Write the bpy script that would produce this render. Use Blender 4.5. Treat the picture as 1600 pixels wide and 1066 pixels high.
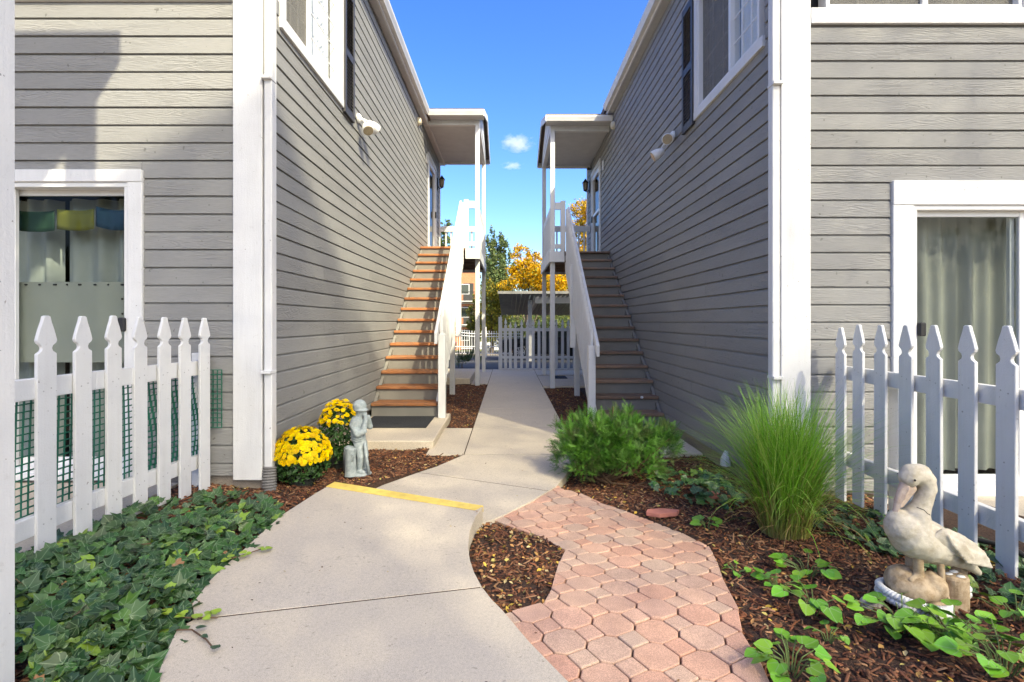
import bpy, bmesh, math, random
import numpy as np
from mathutils import Vector, Matrix, Euler
random.seed(7); RNG = np.random.default_rng(7)
for o in list(bpy.data.objects): bpy.data.objects.remove(o)
SC = bpy.context.scene; COL = SC.collection
R = math.radians
# ---------------------------------------------------------------- camera, sky, sun, exposure
CAMZ = 1.27
cam = bpy.data.cameras.new('camera'); camo = bpy.data.objects.new('camera', cam); COL.objects.link(camo)
camo.location = (0, 0, CAMZ); camo.rotation_euler = (R(90), 0, 0)
cam.sensor_width = 36; cam.lens = 830 / 1600 * 36
cam.shift_y = -30 / 1600; cam.shift_x = 5 / 1600
cam.clip_start = 0.05; cam.clip_end = 3000
SC.camera = camo
SUNV = Vector((1.0, -1.525, 1.648)).normalized()          # towards the sun
W = bpy.data.worlds.new('World'); SC.world = W; W.use_nodes = True
nt = W.node_tree
sky = nt.nodes.new('ShaderNodeTexSky'); sky.sky_type = 'NISHITA'; sky.sun_disc = False
sky.sun_elevation = math.asin(SUNV.z); sky.sun_rotation = math.atan2(SUNV.x, SUNV.y)
sky.altitude = 1600; sky.air_density = 1.0; sky.dust_density = 10.0; sky.ozone_density = 2.5
bg = nt.nodes['Background']; bg.inputs['Strength'].default_value = 0.15
hs = nt.nodes.new('ShaderNodeHueSaturation'); hs.inputs['Hue'].default_value = 0.519; hs.inputs['Saturation'].default_value = 1.38
nt.links.new(sky.outputs[0], hs.inputs['Color']); nt.links.new(hs.outputs[0], bg.inputs[0])
sl = bpy.data.lights.new('sun', 'SUN'); sl.energy = 2.6; sl.angle = R(0.6); sl.color = (1, 0.92, 0.80)
so = bpy.data.objects.new('sun', sl); COL.objects.link(so); so.location = (10, -15, 20)
so.rotation_euler = SUNV.to_track_quat('Z', 'Y').to_euler()
VS = SC.view_settings; VS.view_transform = 'Standard'; VS.look = 'None'; VS.gamma = 1; VS.exposure = 1.72
VS.use_white_balance = True; VS.white_balance_temperature = 7600; VS.white_balance_tint = -1
VS.use_curve_mapping = False
SC.render.engine = 'CYCLES'
SC.cycles.max_bounces = 6; SC.cycles.diffuse_bounces = 4; SC.cycles.use_adaptive_sampling = True; SC.cycles.adaptive_threshold = 0.02; SC.cycles.transparent_max_bounces = 16
SC.cycles.volume_bounces = 3; SC.cycles.use_denoising = True

# ---------------------------------------------------------------- materials
def nmat(name):
    m = bpy.data.materials.new(name); m.use_nodes = True
    t = m.node_tree; b = t.nodes['Principled BSDF']
    return m, t, b
def N(t, typ, **kw):
    n = t.nodes.new(typ)
    for k, v in kw.items():
        if k.startswith('_'): setattr(n, k[1:], v)
    return n
def noise(t, vec, scale, detail=3, rough=0.55):
    n = t.nodes.new('ShaderNodeTexNoise'); n.inputs['Scale'].default_value = scale
    n.inputs['Detail'].default_value = detail; n.inputs['Roughness'].default_value = rough
    if vec is not None: t.links.new(vec, n.inputs['Vector'])
    return n.outputs['Fac']
def ramp(t, fac, stops):
    r = t.nodes.new('ShaderNodeValToRGB'); e = r.color_ramp.elements
    while len(e) < len(stops): e.new(0.5)
    for i, (p, c) in enumerate(stops):
        e[i].position = p; e[i].color = (c[0], c[1], c[2], 1) if not isinstance(c, float) else (c, c, c, 1)
    t.links.new(fac, r.inputs[0]); return r.outputs[0]
def mth(t, op, a, b=None, c=None):
    n = t.nodes.new('ShaderNodeMath'); n.operation = op
    for i, v in enumerate((a, b, c)):
        if v is None: continue
        if isinstance(v, (int, float)): n.inputs[i].default_value = v
        else: t.links.new(v, n.inputs[i])
    return n.outputs[0]
def mixc(t, fac, a, b, typ='MIX'):
    n = t.nodes.new('ShaderNodeMix'); n.data_type = 'RGBA'; n.blend_type = typ
    for s, v in ((n.inputs[0], fac), (n.inputs[6], a), (n.inputs[7], b)):
        if isinstance(v, (int, float)): s.default_value = v
        elif isinstance(v, tuple): s.default_value = (v[0], v[1], v[2], 1)
        else: t.links.new(v, s)
    return n.outputs[2]
def coords(t, scale=(1, 1, 1), rnd=True, kind='Object'):
    tc = t.nodes.new('ShaderNodeTexCoord'); out = tc.outputs[kind]
    if rnd:
        oi = t.nodes.new('ShaderNodeObjectInfo')
        v = t.nodes.new('ShaderNodeVectorMath'); v.operation = 'ADD'
        s = t.nodes.new('ShaderNodeMath'); s.operation = 'MULTIPLY'; s.inputs[1].default_value = 61.0
        t.links.new(oi.outputs['Random'], s.inputs[0]); t.links.new(out, v.inputs[0]); t.links.new(s.outputs[0], v.inputs[1])
        out = v.outputs[0]
    mp = t.nodes.new('ShaderNodeMapping'); mp.inputs['Scale'].default_value = scale
    t.links.new(out, mp.inputs[0]); return mp.outputs[0]
def bumpn(t, b, h, strength=0.4, dist=0.004):
    n = t.nodes.new('ShaderNodeBump'); n.inputs['Strength'].default_value = strength; n.inputs['Distance'].default_value = dist
    t.links.new(h, n.inputs['Height']); t.links.new(n.outputs[0], b.inputs['Normal'])
def mat(name, col, rough=0.6, var=0.12, vs=6, bump=0.0, bs=80, bd=0.003, rnd=0.0, metal=0.0, spec=0.4, stretch=(1, 1, 1)):
    m, t, b = nmat(name)
    v = coords(t, stretch)
    f = noise(t, v, vs, 4)
    lo = tuple(c * (1 - var) for c in col); hi = tuple(min(1, c * (1 + var)) for c in col)
    c = ramp(t, f, [(0.3, lo), (0.7, hi)])
    if rnd:
        oi = t.nodes.new('ShaderNodeObjectInfo')
        k = mth(t, 'MULTIPLY_ADD', oi.outputs['Random'], 2 * rnd, 1 - rnd)
        cm = t.nodes.new('ShaderNodeCombineColor')
        for i in range(3): t.links.new(k, cm.inputs[i])
        c = mixc(t, 1.0, c, cm.outputs[0], 'MULTIPLY')
    t.links.new(c, b.inputs['Base Color'])
    b.inputs['Roughness'].default_value = rough; b.inputs['Metallic'].default_value = metal
    b.inputs['Specular IOR Level'].default_value = spec
    if bump: bumpn(t, b, noise(t, v, bs, 4), bump, bd)
    return m
def vcmat(name, rough=0.6, spec=0.3, trans=0.0, bump=0.0, bs=200):
    m, t, b = nmat(name)
    a = t.nodes.new('ShaderNodeAttribute'); a.attribute_name = 'col'
    t.links.new(a.outputs['Color'], b.inputs['Base Color'])
    b.inputs['Roughness'].default_value = rough; b.inputs['Specular IOR Level'].default_value = spec
    if bump: bumpn(t, b, noise(t, coords(t), bs, 3), bump, 0.002)
    if trans:
        tr = t.nodes.new('ShaderNodeBsdfTranslucent'); t.links.new(a.outputs['Color'], tr.inputs[0])
        mx = t.nodes.new('ShaderNodeMixShader'); mx.inputs[0].default_value = trans
        t.links.new(b.outputs[0], mx.inputs[1]); t.links.new(tr.outputs[0], mx.inputs[2])
        t.links.new(mx.outputs[0], t.nodes['Material Output'].inputs[0])
    return m
M = {}
def siding_mat(name, col):
    m, t, b = nmat(name)
    v = coords(t, (2.0, 1, 19))
    n1 = noise(t, v, 1.0, 2, 0.45)
    rings = mth(t, 'SINE', mth(t, 'MULTIPLY', n1, 85))
    fine = noise(t, coords(t, (16, 16, 240)), 1.0, 3, 0.6)
    msk = ramp(t, noise(t, coords(t, (1.6, 1, 5)), 1.0, 2), [(0.42, 0.08), (0.62, 1.0)])
    h = mth(t, 'MULTIPLY_ADD', rings, mth(t, 'MULTIPLY', msk, 0.5), mth(t, 'MULTIPLY', fine, 0.9))
    bumpn(t, b, h, 0.6, 0.004)
    big = noise(t, coords(t, (0.9, 1, 3)), 1.0, 4)
    c = ramp(t, big, [(0.3, tuple(x * 0.92 for x in col)), (0.7, tuple(x * 1.07 for x in col))])
    fl = ramp(t, fine, [(0.35, 0.93), (0.6, 1.03)])
    c = mixc(t, 1.0, c, fl, 'MULTIPLY')
    sp = ramp(t, noise(t, coords(t, (1, 1, 1)), 26, 2, 0.4), [(0.735, 0.0), (0.75, 1.0)])
    c = mixc(t, mth(t, 'MULTIPLY', sp, 0.5), c, (0.06, 0.055, 0.05))
    oi = t.nodes.new('ShaderNodeObjectInfo')
    k = mth(t, 'MULTIPLY_ADD', oi.outputs['Random'], 0.09, 0.955)
    cm = t.nodes.new('ShaderNodeCombineColor')
    for i in range(3): t.links.new(k, cm.inputs[i])
    c = mixc(t, 1.0, c, cm.outputs[0], 'MULTIPLY')
    t.links.new(c, b.inputs['Base Color']); b.inputs['Roughness'].default_value = 0.62
    b.inputs['Specular IOR Level'].default_value = 0.25
    return m
M['siding'] = siding_mat('greige_siding_paint', (0.255, 0.253, 0.246))
def trim_mat(name, col, dirt):
    m, t, b = nmat(name)
    v = coords(t)
    f = noise(t, v, 4, 5)
    c = ramp(t, f, [(0.3, tuple(x * 0.90 for x in col)), (0.7, col)])
    d = ramp(t, noise(t, v, 26, 5, 0.72), [(0.60, 0.0), (0.74, 1.0)])
    c = mixc(t, mth(t, 'MULTIPLY', d, dirt), c, (0.36, 0.34, 0.30))
    st = ramp(t, noise(t, coords(t, (14, 14, 0.9)), 1.0, 4, 0.6), [(0.52, 0.0), (0.75, 1.0)])
    c = mixc(t, mth(t, 'MULTIPLY', st, 0.22), c, (0.45, 0.43, 0.40))
    ch = ramp(t, noise(t, v, 45, 2, 0.5), [(0.73, 0.0), (0.745, 1.0)])
    c = mixc(t, mth(t, 'MULTIPLY', ch, 0.7), c, (0.20, 0.18, 0.16))
    t.links.new(c, b.inputs['Base Color']); b.inputs['Roughness'].default_value = 0.55
    gr = noise(t, coords(t, (70, 70, 5)), 1.0, 4, 0.65)
    bumpn(t, b, mth(t, 'ADD', gr, noise(t, v, 120, 3)), 0.45, 0.003)
    return m
M['white'] = trim_mat('white_trim_paint', (0.675, 0.675, 0.675), 0.3)
M['vinyl'] = mat('white_vinyl', (0.68, 0.68, 0.68), 0.4, 0.03, 4)
M['gutter'] = mat('gutter_enamel', (0.68, 0.67, 0.655), 0.4, 0.06, 6)
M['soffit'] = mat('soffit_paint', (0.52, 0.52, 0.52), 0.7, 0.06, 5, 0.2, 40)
def concrete_mat(name, col, agg=0.4):
    m, t, b = nmat(name)
    v = coords(t, rnd=True)
    c = ramp(t, noise(t, v, 2.2, 6, 0.65), [(0.25, tuple(x * 0.88 for x in col)), (0.75, tuple(x * 1.08 for x in col))])
    sp = noise(t, v, 330, 2, 0.7)
    c = mixc(t, 1.0, c, ramp(t, sp, [(0.34, 1 - agg), (0.52, 1.0), (0.7, 1 + agg * 0.35)]), 'MULTIPLY')
    c = mixc(t, 1.0, c, ramp(t, noise(t, v, 75, 3, 0.75), [(0.32, 0.86), (0.5, 1.0), (0.7, 1.09)]), 'MULTIPLY')
    st = ramp(t, noise(t, v, 9, 5, 0.7), [(0.6, 0.0), (0.78, 1.0)])
    c = mixc(t, mth(t, 'MULTIPLY', st, 0.6), c, tuple(x * 0.70 for x in col))
    bl = ramp(t, noise(t, v, 1.1, 4, 0.7), [(0.40, 0.0), (0.62, 1.0)])
    c = mixc(t, mth(t, 'MULTIPLY', bl, 0.30), c, tuple(x * k for x, k in zip(col, (0.80, 0.79, 0.76))))
    vw = t.nodes.new('ShaderNodeTexVoronoi'); vw.feature = 'DISTANCE_TO_EDGE'; vw.inputs['Scale'].default_value = 0.55
    wv = t.nodes.new('ShaderNodeVectorMath'); wv.operation = 'ADD'; t.links.new(v, wv.inputs[0])
    nz = t.nodes.new('ShaderNodeTexNoise'); nz.inputs['Scale'].default_value = 4.0; nz.inputs['Detail'].default_value = 5; t.links.new(v, nz.inputs['Vector'])
    t.links.new(nz.outputs['Color'], wv.inputs[1]); t.links.new(wv.outputs[0], vw.inputs['Vector'])
    crk = ramp(t, vw.outputs['Distance'], [(0.0012, 1.0), (0.0035, 0.0)])
    c = mixc(t, mth(t, 'MULTIPLY', crk, 0.30), c, tuple(x * 0.45 for x in col))
    pits = ramp(t, noise(t, v, 48, 1, 0.3), [(0.745, 0.0), (0.765, 1.0)])
    c = mixc(t, mth(t, 'MULTIPLY', pits, 0.55), c, tuple(x * 0.4 for x in col))
    t.links.new(c, b.inputs['Base Color']); b.inputs['Roughness'].default_value = 0.85; b.inputs['Specular IOR Level'].default_value = 0.2
    bumpn(t, b, mth(t, 'ADD', sp, noise(t, v, 40, 3)), 0.3, 0.003)
    return m
M['concrete'] = concrete_mat('buff_concrete', (0.605, 0.525, 0.415))
M['foundation'] = concrete_mat('foundation_concrete', (0.30, 0.26, 0.22))
def paver_mat():
    m, t, b = nmat('red_paver')
    oi = t.nodes.new('ShaderNodeObjectInfo')
    c = ramp(t, oi.outputs['Random'], [(0.0, (0.55, 0.305, 0.215)), (0.35, (0.55, 0.345, 0.25)), (0.65, (0.53, 0.375, 0.28)), (1.0, (0.58, 0.34, 0.245))])
    v = coords(t)
    c = mixc(t, 1.0, c, ramp(t, noise(t, v, 12, 5, 0.65), [(0.25, 0.85), (0.75, 1.12)]), 'MULTIPLY')
    sp = noise(t, v, 260, 2, 0.7)
    c = mixc(t, 1.0, c, ramp(t, sp, [(0.33, 0.7), (0.5, 1.0), (0.72, 1.35)]), 'MULTIPLY')
    t.links.new(c, b.inputs['Base Color']); b.inputs['Roughness'].default_value = 0.88; b.inputs['Specular IOR Level'].default_value = 0.2
    bumpn(t, b, sp, 0.5, 0.003); return m
M['paver'] = paver_mat()
def wood_mat(name, c1, c2, knots=0.5, wear=0.0):
    m, t, b = nmat(name)
    v = coords(t, (2.2, 26, 26))
    n1 = noise(t, v, 1.0, 3, 0.5)
    c = ramp(t, mth(t, 'FRACT', mth(t, 'MULTIPLY', n1, 5)), [(0.0, c1), (0.7, c2), (1.0, c1)])
    kn = ramp(t, noise(t, coords(t, (5, 9, 9)), 1.0, 1, 0.3), [(0.68, 0.0), (0.78, 1.0)])
    c = mixc(t, mth(t, 'MULTIPLY', kn, knots), c, tuple(x * 0.25 for x in c1))
    if wear:
        w = ramp(t, noise(t, coords(t, (3, 3, 3)), 3.0, 5, 0.7), [(0.45, 0.0), (0.6, 1.0)])
        c = mixc(t, mth(t, 'MULTIPLY', w, wear), c, (0.13, 0.115, 0.10))
    oi = t.nodes.new('ShaderNodeObjectInfo')
    k = mth(t, 'MULTIPLY_ADD', oi.outputs['Random'], 0.45, 0.75)
    cm = t.nodes.new('ShaderNodeCombineColor')
    for i in range(3): t.links.new(k, cm.inputs[i])
    c = mixc(t, 1.0, c, cm.outputs[0], 'MULTIPLY')
    t.links.new(c, b.inputs['Base Color']); b.inputs['Roughness'].default_value = 0.55
    bumpn(t, b, n1, 0.3, 0.003); return m
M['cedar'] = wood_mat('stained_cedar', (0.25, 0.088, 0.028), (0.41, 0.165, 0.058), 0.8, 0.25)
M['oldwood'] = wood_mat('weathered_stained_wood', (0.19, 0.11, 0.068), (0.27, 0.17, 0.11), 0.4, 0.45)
M['riser'] = mat('riser_paint', (0.19, 0.18, 0.16), 0.65, 0.1, 4, 0.25, 50)
M['yellow'] = mat('worn_yellow_paint', (0.78, 0.57, 0.13), 0.6, 0.13, 22, 0.3, 120)
M['shingle'] = mat('asphalt_shingle', (0.15, 0.12, 0.10), 0.9, 0.35, 40, 0.5, 90, 0.01)
M['black'] = mat('black_plastic', (0.02, 0.02, 0.022), 0.45, 0.1)
M['bronze'] = mat('black_iron', (0.03, 0.028, 0.026), 0.5, 0.2, metal=0.3)
M['mat'] = mat('rubber_mat', (0.022, 0.024, 0.028), 0.9, 0.3, 60, 0.6, 300, 0.004)
M['shutter'] = mat('charcoal_shutter', (0.045, 0.043, 0.045), 0.5, 0.1)
M['lens'] = mat('amber_lamp_glass', (0.32, 0.26, 0.17), 0.25, 0.15, 20)
M['ivoryp'] = mat('ivory_plastic', (0.62, 0.56, 0.42), 0.45, 0.05)
M['boot'] = mat('grey_drain_hose', (0.16, 0.155, 0.15), 0.7, 0.2, 10)
M['steel'] = mat('galvanised_steel', (0.42, 0.42, 0.42), 0.45, 0.1, 6, metal=0.5)
def glass_mat(name, tint, gloss=0.14, ior=1.5):
    m, t, b = nmat(name); t.nodes.remove(b)
    tr = t.nodes.new('ShaderNodeBsdfTransparent'); tr.inputs[0].default_value = (*tint, 1)
    gl = t.nodes.new('ShaderNodeBsdfGlossy'); gl.inputs['Roughness'].default_value = 0.02
    fr = t.nodes.new('ShaderNodeFresnel'); fr.inputs[0].default_value = ior
    gb = t.nodes.new('ShaderNodeNewGeometry')
    k = mth(t, 'MULTIPLY', mth(t, 'MULTIPLY_ADD', fr.outputs[0], 1.0, gloss), mth(t, 'SUBTRACT', 1.0, gb.outputs['Backfacing']))
    mx = t.nodes.new('ShaderNodeMixShader'); t.links.new(k, mx.inputs[0])
    t.links.new(tr.outputs[0], mx.inputs[1]); t.links.new(gl.outputs[0], mx.inputs[2])
    t.links.new(mx.outputs[0], t.nodes['Material Output'].inputs[0]); return m
M['glass'] = glass_mat('door_glass', (0.84, 0.86, 0.85), 0.012, 1.08)
M['glass2'] = glass_mat('window_glass', (0.92, 0.93, 0.93), 0.02, 1.15)
M['insect'] = mat('insect_screen', (0.085, 0.08, 0.075), 0.8, 0.15, 3)
def mesh_screen():
    m, t, b = nmat('fine_screen_cloth'); b.inputs['Base Color'].default_value = (0.20, 0.19, 0.17, 1); b.inputs['Roughness'].default_value = .8
    tr = t.nodes.new('ShaderNodeBsdfTransparent'); mx = t.nodes.new('ShaderNodeMixShader'); mx.inputs[0].default_value = .55
    t.links.new(tr.outputs[0], mx.inputs[1]); t.links.new(b.outputs[0], mx.inputs[2]); t.links.new(mx.outputs[0], t.nodes['Material Output'].inputs[0]); return m
M['screencloth'] = mesh_screen()
M['drape'] = mat('grey_green_drape', (0.35, 0.355, 0.33), 0.85, 0.06, 2)
M['curtain'] = mat('pale_curtain', (0.40, 0.43, 0.42), 0.8, 0.06, 2)
M['sheer'] = mat('white_sheer_curtain', (0.75, 0.77, 0.78), 0.8, 0.04, 2)
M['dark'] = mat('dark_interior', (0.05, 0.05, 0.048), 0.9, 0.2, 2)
M['panelm'] = mat('grey_board', (0.36, 0.37, 0.33), 0.5, 0.08, 3)
def rope_mat():
    return mat('painted_rope', (0.62, 0.62, 0.6), 0.8, 0.15, 40)
M['rope'] = rope_mat()
def statue_mat(name, c_hi, c_lo, sc, moss=None):
    m, t, b = nmat(name)
    v = coords(t, rnd=False)
    f = noise(t, v, sc, 5, 0.65)
    c = ramp(t, f, [(0.36, c_lo), (0.60, c_hi)])
    if moss:
        w = ramp(t, noise(t, v, 7, 4, 0.6), [(0.52, 0.0), (0.7, 1.0)])
        c = mixc(t, mth(t, 'MULTIPLY', w, 0.5), c, moss)
    t.links.new(c, b.inputs['Base Color']); b.inputs['Roughness'].default_value = 0.8; b.inputs['Specular IOR Level'].default_value = 0.2
    bumpn(t, b, noise(t, v, sc * 9, 4, 0.6), 0.35, 0.004); return m
M['pelican'] = statue_mat('cast_stone_cream', (0.55, 0.50, 0.41), (0.38, 0.33, 0.25), 15, (0.27, 0.23, 0.16))
M['stonebase'] = statue_mat('cast_stone_brown', (0.44, 0.34, 0.23), (0.27, 0.19, 0.11), 30)
M['billpink'] = statue_mat('cast_stone_pink', (0.50, 0.40, 0.33), (0.38, 0.28, 0.22), 24)
M['greystone'] = statue_mat('grey_cast_stone', (0.36, 0.40, 0.395), (0.23, 0.27, 0.27), 22)
M['mulch'] = mat('mulch_soil', (0.06, 0.032, 0.02), 0.95, 0.5, 60, 0.9, 90, 0.02)
M['chip'] = vcmat('mulch_chip', 0.85, 0.2)
M['litter'] = vcmat('fallen_leaf', 0.7, 0.3)
M['fol'] = vcmat('foliage', 0.5, 0.35, 0.25)
M['treefol'] = vcmat('tree_foliage', 0.6, 0.25, 0.35)
M['petal'] = vcmat('yellow_petal', 0.6, 0.25, 0.2)
M['bark'] = mat('bark', (0.10, 0.075, 0.055), 0.9, 0.3, 12, 0.8, 30, 0.02)
M['stem'] = mat('green_stem', (0.12, 0.17, 0.05), 0.6, 0.2)
M['twig'] = mat('brown_twig', (0.12, 0.07, 0.04), 0.8, 0.2)
M['pot'] = mat('dark_nursery_pot', (0.03, 0.035, 0.03), 0.6, 0.2)
M['meshgreen'] = mat('green_plastic_netting', (0.012, 0.13, 0.08), 0.5, 0.1)
M['asphalt'] = mat('asphalt', (0.05, 0.05, 0.052), 0.9, 0.25, 20, 0.4, 200, 0.004)
M['lawn'] = mat('dry_lawn', (0.17, 0.19, 0.06), 0.95, 0.35, 12, 0.8, 60, 0.03)
M['earth'] = mat('bare_earth', (0.16, 0.12, 0.085), 0.95, 0.3, 3, 0.4, 30)
M['brick'] = mat('orange_brick', (0.47, 0.19, 0.10), 0.85, 0.2, 8, 0.3, 60)
M['corr'] = mat('corrugated_zinc', (0.20, 0.20, 0.19), 0.6, 0.2, 3, metal=0.1)
M['tyre'] = mat('tyre_rubber', (0.015, 0.015, 0.015), 0.8, 0.1)
M['rim'] = mat('alloy_rim', (0.55, 0.55, 0.56), 0.3, 0.03, metal=0.7)
M['carglass'] = mat('car_glass', (0.02, 0.03, 0.03), 0.05, 0.1, spec=0.8)
M['lampred'] = mat('red_lamp', (0.4, 0.02, 0.02), 0.2)
M['hosey'] = mat('yellow_hose', (0.62, 0.42, 0.02), 0.4, 0.05)
M['hoseg'] = mat('green_hose', (0.02, 0.12, 0.08), 0.4, 0.05)
M['rock'] = mat('grey_rock', (0.27, 0.25, 0.24), 0.85, 0.25, 14, 0.6, 40, 0.01)
M['redbrick'] = mat('red_flagstone', (0.42, 0.16, 0.12), 0.85, 0.15, 14, 0.4, 60)
for k, c in (('paint_black', (0.012, 0.012, 0.014)), ('paint_white', (0.75, 0.75, 0.75)), ('paint_maroon', (0.07, 0.008, 0.012)), ('paint_red', (0.4, 0.03, 0.03))):
    M[k] = mat(k, c, 0.22, 0.02, spec=0.6)
for k, c in (('flag_green', (0.012, 0.045, 0.022)), ('flag_yellow', (0.17, 0.17, 0.025)), ('flag_blue', (0.014, 0.05, 0.10))):
    M[k] = mat(k, c, 0.8, 0.15, 8)

# ---------------------------------------------------------------- mesh helpers
WP = {}                                   # world position of every object built
def link(o, parent=None, w=Vector((0, 0, 0))):
    COL.objects.link(o)
    w = Vector(w); WP[o] = w
    if parent is not None:
        o.parent = parent; o.location = w - WP[parent]
    else: o.location = w
    return o
def tag(o, label=None, cat=None, group=None, kind=None):
    if label: o['label'] = label
    if cat: o['category'] = cat
    if group: o['group'] = group
    if kind: o['kind'] = kind
    return o
def thing(name, label, cat, loc, group=None):
    o = bpy.data.objects.new(name, None); o.empty_display_size = 0.1
    link(o, None, loc); return tag(o, label, cat, group)
class MB:
    def __init__(s): s.v = []; s.f = []
    def add(s, vs, fs):
        n = len(s.v); s.v += [tuple(p) for p in vs]; s.f += [tuple(i + n for i in f) for f in fs]; return s
    def box(s, x0, x1, y0, y1, z0, z1):
        return s.add([(x0, y0, z0), (x1, y0, z0), (x1, y1, z0), (x0, y1, z0), (x0, y0, z1), (x1, y0, z1), (x1, y1, z1), (x0, y1, z1)],
                     [(0, 3, 2, 1), (4, 5, 6, 7), (0, 1, 5, 4), (1, 2, 6, 5), (2, 3, 7, 6), (3, 0, 4, 7)])
    def prism(s, poly, vec):
        """poly: list of 3-D points, extruded by vec"""
        n = len(poly); a = [Vector(p) for p in poly]; b = [p + Vector(vec) for p in a]
        fs = [tuple(range(n))[::-1], tuple(range(n, 2 * n))] + [(i, (i + 1) % n, n + (i + 1) % n, n + i) for i in range(n)]
        nrm = Vector((0, 0, 0))
        for i in range(n): nrm += a[i].cross(a[(i + 1) % n])
        if nrm.dot(Vector(vec)) < 0: fs = [f[::-1] for f in fs]
        return s.add(a + b, fs)
    def tube(s, pts, rads, n=8, cap=True):
        pts = [Vector(p) for p in pts]
        if isinstance(rads, (int, float)): rads = [rads] * len(pts)
        vs = []; fs = []
        t0 = (pts[1] - pts[0]).normalized()
        u = t0.orthogonal().normalized()
        for i, p in enumerate(pts):
            t = (pts[min(i + 1, len(pts) - 1)] - pts[max(i - 1, 0)]).normalized()
            u = (u - t * u.dot(t)).normalized(); w = t.cross(u)
            for k in range(n):
                a = 2 * math.pi * k / n
                vs.append(p + (u * math.cos(a) + w * math.sin(a)) * rads[i])
        for i in range(len(pts) - 1):
            for k in range(n):
                a, b = i * n + k, i * n + (k + 1) % n
                fs.append((a, b, b + n, a + n))
        if cap:
            fs.append(tuple(range(n))[::-1]); fs.append(tuple(range((len(pts) - 1) * n, len(pts) * n)))
        return s.add(vs, fs)
    def ell(s, c, r, rot=None, nu=14, nv=9):
        rot = rot or Matrix.Identity(3); c = Vector(c); vs = [c + rot @ Vector((0, 0, -r[2]))]
        for j in range(1, nv):
            ph = -math.pi / 2 + math.pi * j / nv
            for i in range(nu):
                th = 2 * math.pi * i / nu
                vs.append(c + rot @ Vector((r[0] * math.cos(ph) * math.cos(th), r[1] * math.cos(ph) * math.sin(th), r[2] * math.sin(ph))))
        vs.append(c + rot @ Vector((0, 0, r[2])))
        fs = [(0, 1 + (i + 1) % nu, 1 + i) for i in range(nu)]
        for j in range(nv - 2):
            for i in range(nu):
                a = 1 + j * nu + i; b = 1 + j * nu + (i + 1) % nu
                fs.append((a, b, b + nu, a + nu))
        L = len(vs) - 1; o = 1 + (nv - 2) * nu
        fs += [(o + i, o + (i + 1) % nu, L) for i in range(nu)]
        return s.add(vs, fs)
    def cap(s, p, q, r1, r2, n=10):
        """tapered capsule"""
        p, q = Vector(p), Vector(q); d = (q - p).normalized()
        pts = []; rs = []
        for a in (-80, -50, -20): pts.append(p + d * r1 * math.sin(R(a))); rs.append(r1 * math.cos(R(a)))
        for a in (20, 50, 80): pts.append(q + d * r2 * math.sin(R(a))); rs.append(r2 * math.cos(R(a)))
        return s.tube(pts, rs, n)
    def build(s, name, m, parent=None, smooth=False, bevel=0.0, w=None, seg=1):
        vs = [Vector(v) for v in s.v]
        if w is None:
            lo = Vector([min(v[i] for v in vs) for i in range(3)]); hi = Vector([max(v[i] for v in vs) for i in range(3)])
            w = Vector(((lo.x + hi.x) / 2, (lo.y + hi.y) / 2, lo.z))
        w = Vector(w)
        me = bpy.data.meshes.new(name); me.from_pydata([v - w for v in vs], [], s.f)
        if m: me.materials.append(M[m] if isinstance(m, str) else m)
        if smooth: me.polygons.foreach_set('use_smooth', [True] * len(me.polygons))
        o = bpy.data.objects.new(name, me); link(o, parent, w)
        if bevel:
            b = o.modifiers.new('bevel', 'BEVEL'); b.width = bevel; b.segments = seg; b.limit_method = 'ANGLE'; b.angle_limit = R(40)
        return o
def bx(name, m, parent, x0, x1, y0, y1, z0, z1, bevel=0.003):
    return MB().box(min(x0, x1), max(x0, x1), min(y0, y1), max(y0, y1), min(z0, z1), max(z0, z1)).build(name, m, parent, bevel=bevel)
def npmesh(name, V, F, m, parent=None, col=None, w=(0, 0, 0), uv=None):
    """V (n,3), F (k, 3 or 4) arrays -> object; col (n,3) point colours"""
    me = bpy.data.meshes.new(name)
    V = np.asarray(V, dtype=np.float32) - np.asarray(w, dtype=np.float32); F = np.asarray(F, dtype=np.int32)
    me.vertices.add(len(V)); me.vertices.foreach_set('co', V.ravel())
    k = F.shape[1]
    me.loops.add(F.size); me.loops.foreach_set('vertex_index', F.ravel())
    me.polygons.add(len(F)); me.polygons.foreach_set('loop_start', np.arange(0, F.size, k, dtype=np.int32))
    me.update(calc_edges=True); me.validate()
    if col is not None:
        a = me.attributes.new('col', 'FLOAT_COLOR', 'POINT')
        c4 = np.ones((len(V), 4), dtype=np.float32); c4[:, :3] = col; a.data.foreach_set('color', c4.ravel())
    if uv is not None:
        u = me.uv_layers.new(name='UVMap'); u.data.foreach_set('uv', np.asarray(uv, dtype=np.float32)[F.ravel()].ravel())
    me.materials.append(M[m])
    o = bpy.data.objects.new(name, me); link(o, parent, w); return o
def frames(nrm, spin):
    """rotation matrices (n,3,3) whose third column is nrm, turned by spin"""
    z = nrm / np.linalg.norm(nrm, axis=1, keepdims=True)
    a = np.where(np.abs(z[:, 2:3]) < 0.9, np.array([[0, 0, 1.0]]), np.array([[1.0, 0, 0]]))
    x = np.cross(a, z); x /= np.linalg.norm(x, axis=1, keepdims=True); y = np.cross(z, x)
    c, s = np.cos(spin)[:, None], np.sin(spin)[:, None]
    return np.stack([x * c + y * s, y * c - x * s, z], axis=2)
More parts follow.
